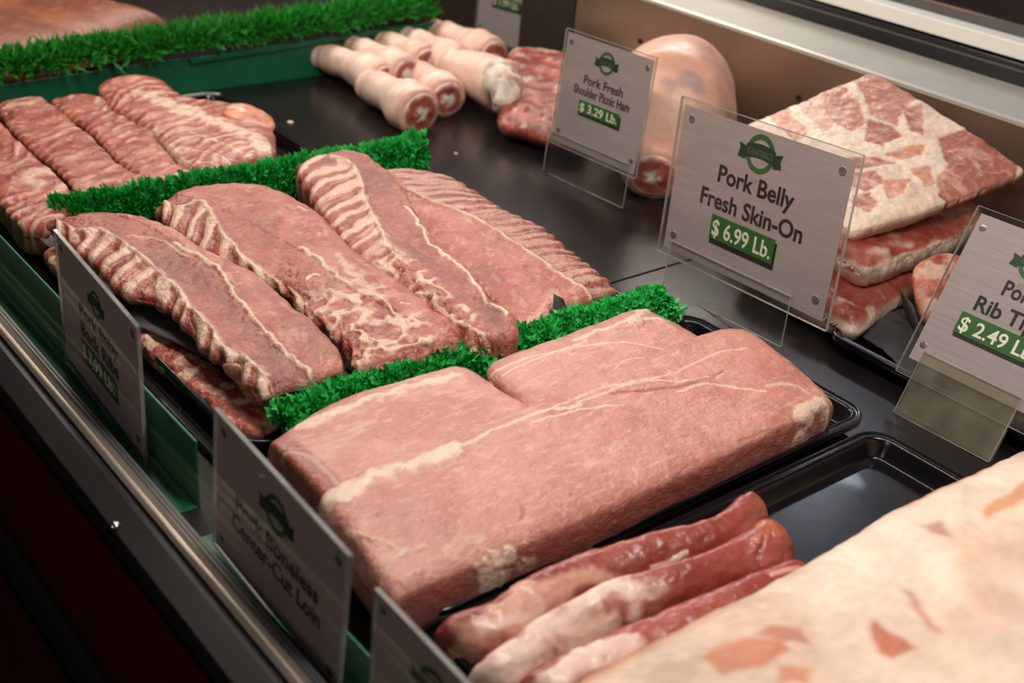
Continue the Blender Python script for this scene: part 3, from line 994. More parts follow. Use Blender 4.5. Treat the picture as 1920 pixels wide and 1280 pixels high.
loft('pork_tenderloin', [(865, 1275), (925, 1235), (1000, 1180), (1090, 1130), (1180, 1098), (1290, 1068), (1370, 1030), (1405, 1000), (1445, 982)],
     [(960, 1320), (1040, 1262), (1120, 1212), (1210, 1178), (1310, 1140), (1400, 1108), (1460, 1090), (1494, 1052)],
     0.018, 0.004, 0.025, 0.028, tend_col([
         ([(900, 1260), (980, 1205), (1060, 1165), (1130, 1125), (1180, 1100)], 15.0, 'skin', 0.92, 0.001, 0.035),
         ([(1000, 1240), (1080, 1190), (1150, 1150)], 7.0, 'cream', 0.7, 0.0, 0.03),
         ([(1425, 1020), (1440, 990), (1455, 1000)], 5.0, 'orange', 0.35, 0.002, 0.03),
         ([(1310, 1118), (1340, 1105), (1370, 1100)], 1.2, 'fat', 0.9, 0.001, 0.025),
         ([(1425, 1050), (1430, 1015)], 1.6, 'deep', 0.5, -0.002, 0.03)]), n=2.3, a0=0.08, a1=0.08, k0=0.4, k1=0.35, mat=TENDM, nu=240, nt=90,
     label='middle pork tenderloin with a broad cream band of silverskin', cat='tenderloin', group=GN, seed=17)
loft('pork_tenderloin', [(950, 1300), (1040, 1245), (1120, 1205), (1220, 1165), (1320, 1130), (1420, 1090), (1475, 1068)],
     [(1050, 1330), (1130, 1290), (1220, 1245), (1320, 1200), (1420, 1150), (1530, 1085)],
     0.012, 0.010, 0.018, 0.028, tend_col([
         ([(980, 1290), (1060, 1250), (1140, 1215), (1190, 1190)], 9.0, 'skin', 0.85, 0.001, 0.03),
         ([(1450, 1085), (1490, 1068), (1510, 1070)], 2.0, 'fatp', 0.7, 0.001, 0.025)]), n=2.3, a0=0.08, a1=0.08, k0=0.4, k1=0.6, mat=TENDM, nu=220, nt=80,
     label='pork tenderloin half hidden by the big fat slab in front', cat='tenderloin', group=GN, seed=18)


# ---- foreground slab
def slab_col(c):
    a = c.n(11, 1, 4)
    co = mix(hx('e2ccba'), hx('d4b69e'), sst(0.4, 0.65, a))
    co = mix(co, hx('dcb9a8'), sst(0.55, 0.7, c.n(20, 2, 3)) * 0.5)
    z = 0.075
    for pg, cn, op in (([(1310, 1225), (1400, 1195), (1470, 1200), (1480, 1225), (1430, 1255), (1350, 1262)], 'c98468', 0.9),
                       ([(1415, 1190), (1440, 1175), (1500, 1185), (1515, 1215), (1470, 1205)], 'b8705c', 0.75),
                       ([(1625, 1180), (1640, 1165), (1690, 1200), (1710, 1225), (1670, 1240), (1640, 1225)], 'b8684f', 0.85),
                       ([(1690, 1110), (1710, 1115), (1760, 1190), (1740, 1185)], 'b97a66', 0.7),
                       ([(1720, 985), (1760, 975), (1790, 1015), (1755, 1005), (1740, 1000)], 'b4796a', 0.7),
                       ([(1450, 1255), (1520, 1260), (1510, 1285), (1455, 1285)], 'c98468', 0.8),
                       ([(1840, 960), (1925, 900), (1990, 870), (1960, 920), (1890, 960), (1850, 980)], 'd08a5e', 0.75)):
        co = mix(co, hx(cn), c.poly(pg, 4.0, z=0.072, jit=5.0, js=45) * min(1, op * 1.1))
    edge = 1 - sst(-0.97, -0.86, c.V + (c.n(18, 15, 3) - 0.5) * 0.15)
    co = mix(co, hx('c67a55'), edge * sst(0.42, 0.55, c.n(9, 5, 3)) * 0.9)
    dd = (a - 0.5) * 0.006
    return co, dd


loft('pork_belly_slab', [(1000, 1345), (1160, 1262), (1300, 1186), (1500, 1080), (1700, 958), (1905, 868), (2050, 800)],
     [(1600, 1750), (1800, 1600), (1980, 1450), (2100, 1330), (2250, 1200), (2400, 1060), (2500, 940)],
     0.045, 0.045, 0.030, 0.066, slab_col, n=3.2, a0=0.06, a1=0.06, k0=0.1, k1=0.1, mat=meat_mat('fat_slab', 0.5, 0.14, 120, 0.10, 0.15, 0.2, 'e2cbb6'),
     nu=260, nt=160, label='large cream-coloured slab of pork fat filling the near right corner', cat='pork slab', seed=19)


# ---- skin-on belly stack behind the sign
def belly_col(polys, base='fat', stripes=None, under=True):
    def f(c):
        a = c.n(16, 1, 4)
        co = mix(C[base], C['cream'], sst(0.4, 0.65, a))
        dd = (a - 0.5) * 0.005
        for pg, cn, op, z in polys:
            m = c.poly(pg, 1.6, z=z, jit=4.0, js=60)
            sub = mix(C[cn], C['fatp'], sst(0.55, 0.72, c.n(90, 7, 3, (0.6, 1.4, 1))) * 0.45)
            co = mix(co, sub, m * op)
            dd = dd - m * 0.0008
        return co, dd
    return f


def pw(pts, f):
    """points on the tilted top slab: f maps photo point to z"""
    return pts


# top slab: a tilted plane through four corners
A3, B3, C3, D3 = P(1598, 440, 0.080), P(1385, 245, 0.105), P(1632, 140, 0.178), P(1922, 325, 0.125)
UP = np.array([0, 0, 1.0])


def tp(px, py):
    """photo point -> (x, y) on the tilted slab plane"""
    n_ = np.cross(D3 - A3, B3 - A3)
    r = R @ np.array([px - 960.0, 640.0 - py, -F])
    o_ = np.array([0, 0, S])
    t = n_.dot(A3 - o_) / n_.dot(r)
    q_ = o_ + r * t
    return q_


def top_belly_col(c):
    a = c.n(16, 1, 4)
    co = mix(C['fat'], C['cream'], sst(0.4, 0.65, a))
    dd = (a - 0.5) * 0.005

    def pm(pts, soft=0.0024, jit=0.010, js=70, sd=0):
        q = np.array([tp(*p)[:2] for p in pts])
        d = polysd(c.X + (c.n(js, 5 + sd, 4) - 0.5) * jit, c.Y + (c.n(js, 9 + sd, 4) - 0.5) * jit, q) + 0.0022
        return sst(-soft, soft, d)
    for pts, cn in (
            ([(1430, 222), (1460, 212), (1475, 245), (1510, 275), (1490, 285), (1450, 250)], 'orange'),
            ([(1475, 212), (1510, 200), (1535, 225), (1555, 262), (1545, 275), (1510, 248)], 'fatp'),
            ([(1535, 205), (1560, 210), (1600, 240), (1615, 265), (1590, 275), (1560, 262), (1540, 235)], 'pink'),
            ([(1505, 190), (1540, 175), (1570, 180), (1565, 195), (1530, 200), (1515, 207)], 'mid'),
            ([(1565, 170), (1640, 140), (1700, 190), (1722, 235), (1690, 240), (1670, 268), (1630, 255), (1610, 225), (1580, 200)], 'pink'),
            ([(1618, 262), (1660, 272), (1680, 285), (1650, 298), (1622, 290)], 'mid'),
            ([(1685, 248), (1715, 245), (1722, 285), (1700, 278)], 'mid'),
            ([(1700, 185), (1735, 195), (1770, 225), (1750, 222)], 'pink'),
            ([(1755, 290), (1800, 280), (1840, 262), (1870, 285), (1905, 305), (1900, 335), (1860, 365), (1800, 380), (1765, 370), (1758, 345), (1775, 325)], 'mid'),
            ([(1775, 225), (1830, 258), (1870, 285), (1850, 300), (1800, 250)], 'mid'),
            ([(1660, 312), (1700, 300), (1730, 300), (1720, 312), (1690, 318)], 'orange'),
            ([(1590, 318), (1640, 318), (1670, 325), (1630, 330), (1595, 334)], 'mid'),
            ([(1600, 345), (1640, 340), (1655, 355), (1620, 372), (1598, 365)], 'mid'),
            ([(1650, 355), (1700, 350), (1690, 370), (1665, 380)], 'orange'),
            ([(1595, 385), (1625, 375), (1640, 395), (1625, 405), (1600, 398)], 'mid'),
            ([(1710, 335), (1735, 330), (1750, 355), (1738, 360)], 'orange')):
        m = pm(pts, sd=pts[0][0] % 13)
        sub = mix(C[cn], C['fatp'], sst(0.45, 0.7, c.n(60, 7, 4, (0.6, 1.4, 1))) * 0.6)
        sub = mix(sub, C['cream'], (1 - sst(0.0, 0.03, np.abs(c.n(38, 17, 3) - 0.5))) * 0.5)
        co = mix(co, sub, m * 0.9)
        dd = dd - m * 0.001
    # the thick near edge is fat with a red stripe
    return co, dd


loft('pork_belly', [B3 + (C3 - B3) * t for t in (0, 0.5, 1)], [A3 + (D3 - A3) * t + UP * (-0.006 * math.sin(t * 3.1)) for t in (0, 0.25, 0.5, 0.75, 1)],
     0, 0, 0.012, 0.024, top_belly_col, n=3.6, a0=0.05, a1=0.04, k0=0.08, k1=0.05, mat=MEAT, nu=240, nt=180, pts3=True, wob=0.0016,
     label='uppermost slab of skin-on pork belly, tilted against the steel rear wall', cat='pork belly', group='slabs of skin-on pork belly', seed=20)


def edge_belly(c):
    a = c.n(30, 1, 4)
    v = c.V
    co = mix(C['mid'], C['red'], sst(0.4, 0.6, a))
    co = mix(co, C['cream'], sst(0.52, 0.64, c.n(26, 3, 3, (0.5, 0.5, 3))) * 0.8)
    side = np.where(c.top > 0, sst(0.975, 0.998, np.abs(v)), 1.0)
    lay = c.Z + (c.n(25, 6, 3) - 0.5) * 0.012
    zt = c.zt
    fatm = sst(zt - 0.012, zt - 0.016, lay)
    co = mix(co, C['fat'], np.clip(side * 0.4 + fatm, 0, 1) * 0.9)
    return co, (a - 0.5) * 0.005


loft('pork_belly', [(1440, 400), (1520, 340), (1600, 300), (1700, 260)], [(1622, 520), (1700, 490), (1780, 462), (1845, 420)],
     0.058, 0.046, 0.018, 0.026, edge_belly, n=5.5, a0=0.06, a1=0.05, k0=0.1, k1=0.08, mat=MEAT, nu=160, nt=90, wob=0.003,
     label='middle slab of the pork belly stack with a thick white fat edge', cat='pork belly', group='slabs of skin-on pork belly', seed=21)
loft('pork_belly', [(1380, 500), (1440, 440), (1520, 400), (1600, 370)], [(1600, 632), (1660, 590), (1720, 550), (1800, 505)],
     0.008, 0.002, 0.026, 0.022, lambda c: (mix(mix(C['red'], C['mid'], sst(0.4, 0.6, c.n(30, 1))), C['fat'], np.clip(sst(0.6, 0.7, c.n(45, 3)) * 0.5 + sst(0.018, 0.006, c.Z) * 0.8, 0, 1)), (c.n(30, 1) - 0.5) * 0.005),
     n=3.2, a0=0.08, a1=0.06, k0=0.2, k1=0.1, mat=MEAT, nu=160, nt=90, wob=0.002,
     label='lowest slab of the pork belly stack, resting on the deck by the sign foot', cat='pork belly', group='slabs of skin-on pork belly', seed=22)


def tip_col(c):
    a = c.n(40, 1, 4)
    co = mix(mix(C['mid'], C['orange'], sst(0.4, 0.6, a)), C['cream'], sst(0.5, 0.62, c.n(45, 3, 3)) * 0.8)
    return co, (a - 0.5) * 0.004


loft('rib_tip', [(1706, 505, 0.05), (1712, 545, 0.035), (1728, 600, 0.01)], [(1775, 485, 0.055), (1830, 510, 0.04), (1850, 600, 0.01)],
     0, 0, 0.018, 0.018, tip_col, n=2.3, a0=0.25, a1=0.2, k0=0.6, k1=0.4, mat=MEAT, nu=90, nt=50,
     label='rib tip end poking up from black paper beside the belly stack', cat='rib tip', seed=23)
loft('rib_tip', [(1760, 560, 0.02), (1760, 620, 0.012), (1780, 690, 0.0)], [(1930, 520, 0.03), (1960, 620, 0.02), (1960, 700, 0.0)],
     0, 0, 0.016, 0.018, tip_col, n=2.6, a0=0.2, a1=0.2, k0=0.4, k1=0.4, mat=MEAT, nu=80, nt=50,
     label='rib tip lying behind the rib tips price sign', cat='rib tip', seed=24)


# ------------------------------------------------------------------ paper sheets
def sheet(name, pts, label, mat=PAPER, th=0.0007, nu=24, nv=16, wav=0.002, seed=1, parent=None):
    """crumpled sheet through four world corners p00,p10,p11,p01"""
    a, b, c_, d = [np.array(p, float) for p in pts]
    u, v = np.meshgrid(np.linspace(0, 1, nu), np.linspace(0, 1, nv), indexing='ij')
    q_ = (a * (1 - u[..., None]) + b * u[..., None]) * (1 - v[..., None]) + (d * (1 - u[..., None]) + c_ * u[..., None]) * v[..., None]
    nrm = np.cross(b - a, d - a)
    nrm = nrm / np.linalg.norm(nrm)
    q_ = q_ + nrm * ((fbm(q_ * 28, seed, 3) - 0.5) * wav * 4)[..., None]
    V = q_.reshape(-1, 3)
    i, j = np.meshgrid(np.arange(nu - 1), np.arange(nv - 1), indexing='ij')
    Fc = np.stack([i * nv + j, (i + 1) * nv + j, (i + 1) * nv + j + 1, i * nv + j + 1], -1).reshape(-1, 4)
    o = mk(name, V, Fc, mat, parent, True)
    m = o.modifiers.new('thick', 'SOLIDIFY')
    m.thickness = th
    if label:
        tag(o, label, 'paper')
    return o


sheet('butcher_paper', [P(238, 598, 0.014), P(545, 752, 0.012), P(600, 650, 0.020), P(300, 500, 0.020)], 'dark grey paper sheet under the front baby back rack', seed=3)
sheet('butcher_paper', [P(500, 752, 0.016), P(690, 712, 0.016), P(680, 640, 0.012), P(520, 660, 0.012)], 'dark paper corner poking out below the front rack near the loins', seed=4)
sheet('butcher_paper', [P(1036, 602, 0.036), P(1070, 592, 0.034), P(1056, 560, 0.056), P(1038, 550, 0.060)], 'little black paper corner standing up by the far baby back rack', seed=5, wav=0.001)
sheet('butcher_paper', [P(1618, 628, -0.008), P(1740, 730, -0.012), P(1860, 600, 0.004), P(1680, 560, 0.002)], 'black crumpled paper in front of the rib tips', seed=6, wav=0.004)
sheet('butcher_paper', [P(1700, 600, 0.004), P(1735, 650, 0.004), P(1712, 570, 0.030), P(1685, 541, 0.040)], 'black paper strip standing between belly and rib tips', seed=7, wav=0.001)
sheet('butcher_paper', [P(72, 446, 0.010), P(104, 474, 0.008), P(112, 462, 0.014), P(96, 440, 0.018)], 'pale grey paper corner under the leftmost spare rib rack',
      mat=simple('grey_paper', '8c8a80', rough=0.6), seed=8, wav=0.0006)
tray(-0.700, -0.40, 1.075, 1.46, 'black tray under the rib tips behind their price sign', GT, r=0.03)


# ------------------------------------------------------------------ green dividers and parsley
def leaves(path, rad, n, size, seed, mode='bush', zs=1.0, flatten=1.0, low=0.0):
    rng = np.random.default_rng(seed)
    path = np.asarray(path, float)
    m = 9
    V, Fc = [], []
    tdir = path[-1] - path[0]
    tdir = tdir / np.linalg.norm(tdir)
    side = np.cross(tdir, [0, 0, 1])
    side /= np.linalg.norm(side)
    d = np.concatenate([[0], np.cumsum(np.linalg.norm(np.diff(path, axis=0), axis=1))])
    for k in range(n):
        t = rng.random() * d[-1]
        cpt = np.array([np.interp(t, d, path[:, i]) for i in range(3)])
        ang = rng.uniform(-0.25 - low, math.pi + 0.25 + low)
        rr = rad * (0.45 + 0.5 * rng.random()) * (0.82 + 0.40 * float(fbm(np.array([[t * 38.0, seed, 0.3]]), seed, 2)[0])) * (1.22 if t / d[-1] > 0.95 and mode != 'grass' else 1.0)
        out = side * math.cos(ang) + np.array([0, 0, 1]) * math.sin(ang)
        base = cpt + side * math.cos(ang) * rr * flatten + np.array([0, 0, 1]) * math.sin(ang) * rr * zs
        if mode == 'bush':
            grow = out + rng.normal(0, 0.55, 3)
            wide = np.cross(grow, rng.normal(0, 1, 3))
        elif mode == 'pleat':
            grow = out + rng.normal(0, 0.18, 3)
            wide = np.cross(tdir + rng.normal(0, 0.25, 3), grow)
        else:       # grass
            grow = out * 1.0 + np.array([0, 0, 0.5]) + rng.normal(0, 0.6, 3)
            wide = rng.normal(0, 1, 3)
            wide = np.cross(grow, wide)
        grow = grow / np.linalg.norm(grow)
        wide = wide / (np.linalg.norm(wide) + 1e-9)
        nn = np.cross(grow, wide)
        sz = size * rng.uniform(0.65, 1.25)
        wsc = 0.22 if mode == 'grass' else 0.62
        lsc = 1.7 if mode == 'grass' else 1.0
        i0 = len(V)
        V.append(base - grow * sz * 0.4)
        for j in range(m):
            a = -1.9 + 3.8 * j / (m - 1)
            r_ = sz * (0.62 + (0.30 if j % 2 == 0 else 0.0)) * (0.8 + 0.35 * math.cos(a))
            ruf = 0.30 * sz * (1 if j % 2 else -1) * rng.uniform(0.3, 1)
            V.append(base + grow * math.cos(a) * r_ * lsc + wide * math.sin(a) * r_ * wsc * 1.5 + nn * (ruf * (0.3 if mode == 'grass' else 0.75)))
        Fc += [(i0, i0 + 1 + j, i0 + 2 + j) for j in range(m - 1)]
    return V, Fc


# long green L-shaped strips along the foot of the glass
GG = 'green plastic divider strips'
dv = empty('divider_strip', (-1.45, 0.36, DZ - 0.05), 'long green L-shaped plastic strip behind the baby back ribs sign at the glass', 'divider', GG)
xe = float(P(368, 950, -0.03)[0])
zt_ = float(PY(366, 825, 0.364)[2])
b = MB()
b.box(-2.1, xe, 0.3625, 0.3655, -0.0325, zt_)
b.mk('upright', GREENP, dv, bevel=0.0012)
b = MB()
b.box(-2.1, xe, 0.3405, 0.3625, -0.0325, -0.030)
b.mk('foot', GREENP, dv, bevel=0.0006)
dv = empty('divider_strip', (-0.5, 0.36, DZ - 0.05), 'green L-shaped plastic strip partly hidden behind the center-cut loin sign', 'divider', GG)
xs_ = float(P(378, 1006, -0.03)[0])
b = MB()
b.box(xs_, 0.3, 0.3625, 0.3655, -0.0325, 0.008)
b.mk('upright', GREENP, dv, bevel=0.0012)
b = MB()
b.box(xs_, 0.3, 0.3405, 0.3625, -0.0325, -0.030)
b.mk('foot', GREENP, dv, bevel=0.0006)

# far green wall with grassy topping
gw = empty('parsley_divider', (-1.84, 0.9, DZ + FZ), 'tall green divider with fluffy grass topping closing off the far end', 'divider')
def sloped(x0_, x1_, ya, yb, za0, za1, zb0, zb1):
    b_ = MB()
    v_ = [(x_, y_, z_) for x_ in (x0_, x1_) for y_, z_ in ((ya, za0), (yb, zb0), (yb, zb1), (ya, za1))]
    b_.add(v_, [(0, 1, 2, 3), (7, 6, 5, 4), (0, 4, 5, 1), (1, 5, 6, 2), (2, 6, 7, 3), (3, 7, 4, 0)])
    return b_


sloped(-1.842, -1.836, 0.43, 1.345, FZ, 0.026, FZ, 0.052).mk('panel', GREENP, gw, bevel=0.001)
sloped(-1.838, -1.829, 0.85, 1.345, 0.028, 0.038, 0.044, 0.054).mk('clip_rail', GREENP, gw, bevel=0.002)
V, Fc = leaves([(-1.842, 0.43, 0.044), (-1.842, 0.85, 0.060), (-1.842, 1.33, 0.074)], 0.026, 4200, 0.013, 11, 'grass')
o = mk('grass_topping', V, Fc, LEAFD, gw, False)

GP = 'green parsley strips between the trays'
p0, p1 = P(100, 424, 0.004), P(792, 296, 0.014)
ps = empty('parsley_strip', (float((p0[0] + p1[0]) / 2), float((p0[1] + p1[1]) / 2), DZ + FZ), 'pleated green plastic parsley strip between spare ribs and baby back ribs', 'parsley garnish', GP)
V, Fc = leaves([p0, (p0 + p1) / 2, p1], 0.021, 5200, 0.0095, 12, 'pleat', zs=1.55, flatten=0.7, low=0.45)
mk('parsley_leaves', V, Fc, LEAF, ps, False)
b = MB()
nb_ = 14
for k in range(nb_):
    q0, q1 = p0 + (p1 - p0) * (k / nb_), p0 + (p1 - p0) * ((k + 1) / nb_)
    b.box(min(q0[0], q1[0]) - 0.003, max(q0[0], q1[0]) + 0.003, q0[1], q1[1], FZ, 0.014)
b.mk('base_strip', GREENP, ps)

p0, p1 = P(530, 800, 0.018), P(1240, 578, 0.018)
ps = empty('parsley_strip', (float((p0[0] + p1[0]) / 2), float((p0[1] + p1[1]) / 2), DZ + FZ), 'ruffled green plastic parsley strip between baby back ribs and pork loins', 'parsley garnish', GP)
V, Fc = leaves([p0, P(700, 742, 0.018), P(900, 678, 0.020), P(1080, 622, 0.020), p1], 0.0215, 5200, 0.0100, 13, 'bush')
mk('parsley_leaves', V, Fc, LEAF, ps, False)
b = MB()
for k in range(nb_):
    q0, q1 = p0 + (p1 - p0) * (k / nb_), p0 + (p1 - p0) * ((k + 1) / nb_)
    b.box(min(q0[0], q1[0]) - 0.0025, max(q0[0], q1[0]) + 0.0025, q0[1], q1[1], FZ, 0.016)
b.mk('base_strip', GREENP, ps)
# bare stem at the back end
s0, s1 = P(1235, 600, 0.012), P(1288, 572, 0.014)
d_ = (s1 - s0)
b = MB()
ang = math.atan2(d_[1], d_[0])
Mx = Matrix.Translation(Vector(s0)) @ Matrix.Rotation(ang, 4, 'Z')
b.box(0, float(np.linalg.norm(d_)), -0.0022, 0.0022, -0.002, 0.002, Mx)
b.mk('stem', LEAF, ps, bevel=0.001)


# ------------------------------------------------------------------ trotters, hocks, ham
def tube(name, pts, rads, mat, colf, label=None, cat='pork foot', group=None, nu=60, nr=36, seed=1, wob=0.001, parent=None, bend=None, cap1=True):
    """limb: world points, radii; closed, with rounded toe end and flat cut end"""
    pts = resample(pts, nu)
    rd = np.interp(np.linspace(0, 1, nu), np.linspace(0, 1, len(rads)), rads)
    u = np.linspace(0, 1, nu)
    rd = rd * np.minimum(1, (1 - (1 - np.clip(u / 0.10, 0, 1)) ** 2) ** 0.5 + 0.02)
    if cap1:
        rd = rd * np.minimum(1, (1 - (1 - np.clip((1 - u) / 0.035, 0, 1)) ** 2) ** 0.5 * 0.14 + 0.86)
    T = np.gradient(pts, axis=0)
    T /= np.linalg.norm(T, axis=1, keepdims=True)
    sd = np.cross(T, [0, 0, 1])
    sd /= np.linalg.norm(sd, axis=1, keepdims=True)
    up = np.cross(sd, T)
    th = np.linspace(0, 2 * np.pi, nr, endpoint=False)
    pos = pts[:, None] + (sd[:, None] * np.cos(th)[None, :, None] + up[:, None] * np.sin(th)[None, :, None]) * rd[:, None, None]
    c = Ctx()
    c.U, c.T = np.meshgrid(u, th, indexing='ij')
    c.P = pos
    c.X, c.Y, c.Z = pos[..., 0], pos[..., 1], pos[..., 2]
    c.n = lambda s_, d=0, o=4, st=(1, 1, 1): fbm(pos * s_ * np.array(st), seed + d, o)
    cc, dd = colf(c)
    nrm = (pos - pts[:, None]) / np.maximum(rd[:, None, None], 1e-6)
    pos = pos + nrm * (dd + (c.n(40, 31) - 0.5) * wob * 3)[..., None]
    V = np.vstack([pos.reshape(-1, 3), pts[0] - T[0] * 0.0005, pts[-1] + T[-1] * 0.001])
    i, j = np.meshgrid(np.arange(nu - 1), np.arange(nr), indexing='ij')
    j2 = (j + 1) % nr
    Fl = np.stack([i * nr + j, (i + 1) * nr + j, (i + 1) * nr + j2, i * nr + j2], -1).reshape(-1, 4).tolist()
    k0 = nu * nr
    Fl += [[k0, k, (k + 1) % nr] for k in range(nr)]
    b0 = (nu - 1) * nr
    Fl += [[k0 + 1, b0 + (k + 1) % nr, b0 + k] for k in range(nr)]
    cc = cc.reshape(-1, 3)
    cc = np.vstack([cc, cc[0], cc[-1]])
    o = mk(name, V, Fl, mat, parent, True, np.clip(cc, 0, 1))
    if label:
        tag(o, label, cat, group)
    return o, pts[-1], T[-1], rd[-1]


def foot_col(c):
    a = c.n(30, 1)
    co = mix(C['skin'], C['skin2'], sst(0.4, 0.65, a))
    co = mix(co, hx('c4705c'), (1 - sst(0.03, 0.12, c.U)) * 0.8)
    co = mix(co, hx('d29280'), sst(0.90, 0.97, c.U) * 0.6)
    dd = (a - 0.5) * 0.003 + 0.0014 * np.cos(c.U * 34) * sst(0.45, 0.9, c.U) * sst(-0.2, 0.5, np.sin(c.T))
    dd = dd - 0.0035 * np.exp(-((c.U - 0.16) / 0.05) ** 2)
    return co, dd


def cutface(parent, c, T, r, seed, name='cut_face'):
    """recessed cut: red meat with pale bone in the middle and a skin rim"""
    nr, rings = 32, 8
    sd = np.cross(T, [0, 0, 1]); sd /= np.linalg.norm(sd)
    up = np.cross(sd, T)
    V, cl = [], []
    for k in range(rings + 1):
        f = k / rings
        for j in range(nr):
            a = 2 * np.pi * j / nr
            V.append(c + (sd * math.cos(a) + up * math.sin(a)) * r * 0.97 * f + T * (0.0018 + 0.003 * (1 - f) ** 0.5))
    V = np.array(V)
    nz_ = fbm(V * 90, seed, 3)
    V = V + np.outer(nz_ - 0.5, T) * 0.006
    fr = np.repeat(np.arange(rings + 1) / rings, nr)
    co = mix(mix(C['bone'], C['mid'], sst(0.25, 0.45, fr + (nz_ - 0.5) * 0.5)), C['skin'], sst(0.80, 0.95, fr + (nz_ - 0.5) * 0.3))
    co = mix(co, C['deep'], sst(0.55, 0.65, nz_) * 0.5)
    Fl = [[k * nr + j, k * nr + (j + 1) % nr, (k + 1) * nr + (j + 1) % nr, (k + 1) * nr + j] for k in range(rings) for j in range(nr)]
    # skirt closing it back into the limb
    b0 = len(V)
    V = np.vstack([V, V[rings * nr:] - T * 0.006])
    co = np.vstack([co, co[rings * nr:]])
    Fl += [[rings * nr + j, rings * nr + (j + 1) % nr, b0 + (j + 1) % nr, b0 + j] for j in range(nr)]
    return mk(name, V, Fl, MEAT, parent, True, co)


GF = 'pork feet at the far end'


def foot(a, b, ra, rb, za, zb, label, seed):
    p, q_ = P(a[0], a[1], za), P(b[0], b[1], zb)
    md = (p + q_) / 2 + np.array([0, 0, 0.004])
    e = empty('pig_trotter', (float(p[0]), float(p[1]), DZ + FZ), label, 'pork foot', GF)
    ra, rb = ra * 1.22, rb * 1.22
    o, c_, T, r = tube('foot_body', [p, md, q_], [ra * 0.85, ra, ra * 0.96, rb * 1.04, rb], SKINM, foot_col, parent=e, seed=seed)
    cutface(e, c_, T, r, seed)
    # second toe beside the first
    sd = np.cross(T, [0, 0, 1]); sd /= np.linalg.norm(sd)
    t0 = p - sd * ra * 0.75 + np.array([0, 0, -ra * 0.5])
    tube('toe', [t0 - T * 0.004, t0 + T * 0.02, t0 + T * 0.05 + sd * ra * 0.4], [ra * 0.5, ra * 0.62, ra * 0.6], SKINM, foot_col, parent=e, seed=seed + 3, nu=24, nr=20, cap1=False)


foot((588, 100), (720, 152), 0.021, 0.026, 0.012, 0.012, 'pork foot at the left end of the rear row, toe near the green wall', 31)
foot((655, 86), (762, 140), 0.020, 0.026, 0.022, 0.022, 'second pork foot in the rear row', 32)
foot((712, 78), (800, 118), 0.020, 0.025, 0.024, 0.024, 'third pork foot in the rear row, with a red toe', 33)
foot((758, 68), (862, 125), 0.020, 0.027, 0.028, 0.028, 'fourth pork foot in the rear row', 34)
foot((808, 56), (925, 108), 0.021, 0.028, 0.030, 0.034, 'pork foot at the right end of the rear row, below the far price sign', 35)
foot((682, 155), (788, 212), 0.024, 0.032, 0.012, 0.010, 'largest pork foot in front, its cut end facing the bare deck', 36)
foot((772, 133), (838, 186), 0.022, 0.028, 0.012, 0.010, 'smaller pork foot in front, cut end beside the shoulder joint', 37)

# shoulder picnic: pale shank, white joint, red meat
e = empty('pork_shoulder', (float(P(960, 200)[0]), float(P(960, 200)[1]), DZ + FZ), 'pork shoulder cut with white joint and red meat, half behind the shoulder sign', 'pork shoulder')
o, c_, T, r = tube('shank', [P(835, 118, 0.03), P(890, 138, 0.028), P(950, 165, 0.026)], [0.030, 0.036, 0.042, 0.044], SKINM, foot_col, parent=e, seed=41, cap1=False)


def picnic_col(c):
    a = c.n(26, 1)
    st = np.cos((c.V * 5 + c.n(20, 4) * 3) * 2 * np.pi / 1.6)
    co = mix(mix(C['mid'], C['red'], sst(0.4, 0.6, a)), C['deep'], sst(0.3, 0.9, st) * 0.5)
    co = mix(co, C['cream'], sst(0.58, 0.7, c.n(60, 3)) * 0.5)
    co = mix(co, C['fat'], (1 - sst(-0.97, -0.80, c.V)) * 0.8)
    return co, st * 0.002 + (a - 0.5) * 0.005


loft('shoulder_meat', [(955, 100), (1010, 100), (1070, 112), (1130, 130)], [(930, 238), (975, 250), (1030, 268), (1100, 285)],
     0.045, 0.004, 0.026, 0.03, picnic_col, n=2.5, a0=0.15, a1=0.15, k0=0.2, k1=0.3, mat=MEAT, parent=e, nu=120, nt=90, seed=42, wob=0.002)
kn = [P(930, 130, 0.055), P(945, 165, 0.045), P(942, 200, 0.025)]
tube('joint_bone', kn, [0.020, 0.028, 0.026, 0.016], SKINM, lambda c: (mix(mix(C['bone'], hx('cfc6bb'), c.n(60, 1)), C['mid'], sst(0.55, 0.68, c.n(45, 5)) * 0.7), (c.n(50, 2) - 0.5) * 0.020), parent=e, seed=43, nu=36, nr=28, cap1=False)


def ham_col(c):
    a = c.n(14, 1)
    co = mix(hx('e3bba4'), hx('dca892'), sst(0.4, 0.65, a))
    co = mix(co, hx('e2a894'), sst(0.5, 0.7, c.n(9, 7)) * 0.6)
    st = 0
    for p in ((1250, 140), (1280, 150), (1305, 152), (1275, 165)):
        for yy in (1.22, 1.26, 1.30, 1.34):
            q_ = PY(p[0], p[1], yy)
            dd_ = np.sqrt((c.X - q_[0]) ** 2 + (c.Y - q_[1]) ** 2 + (c.Z - q_[2]) ** 2)
            st = np.maximum(st, (1 - sst(0.012, 0.024, dd_ + (c.n(70, 4, 3) - 0.5) * 0.02)))
    co = mix(co, hx('85869a'), st * 0.55 * (np.sin(c.T) > -0.1))
    return co, (a - 0.5) * 0.004


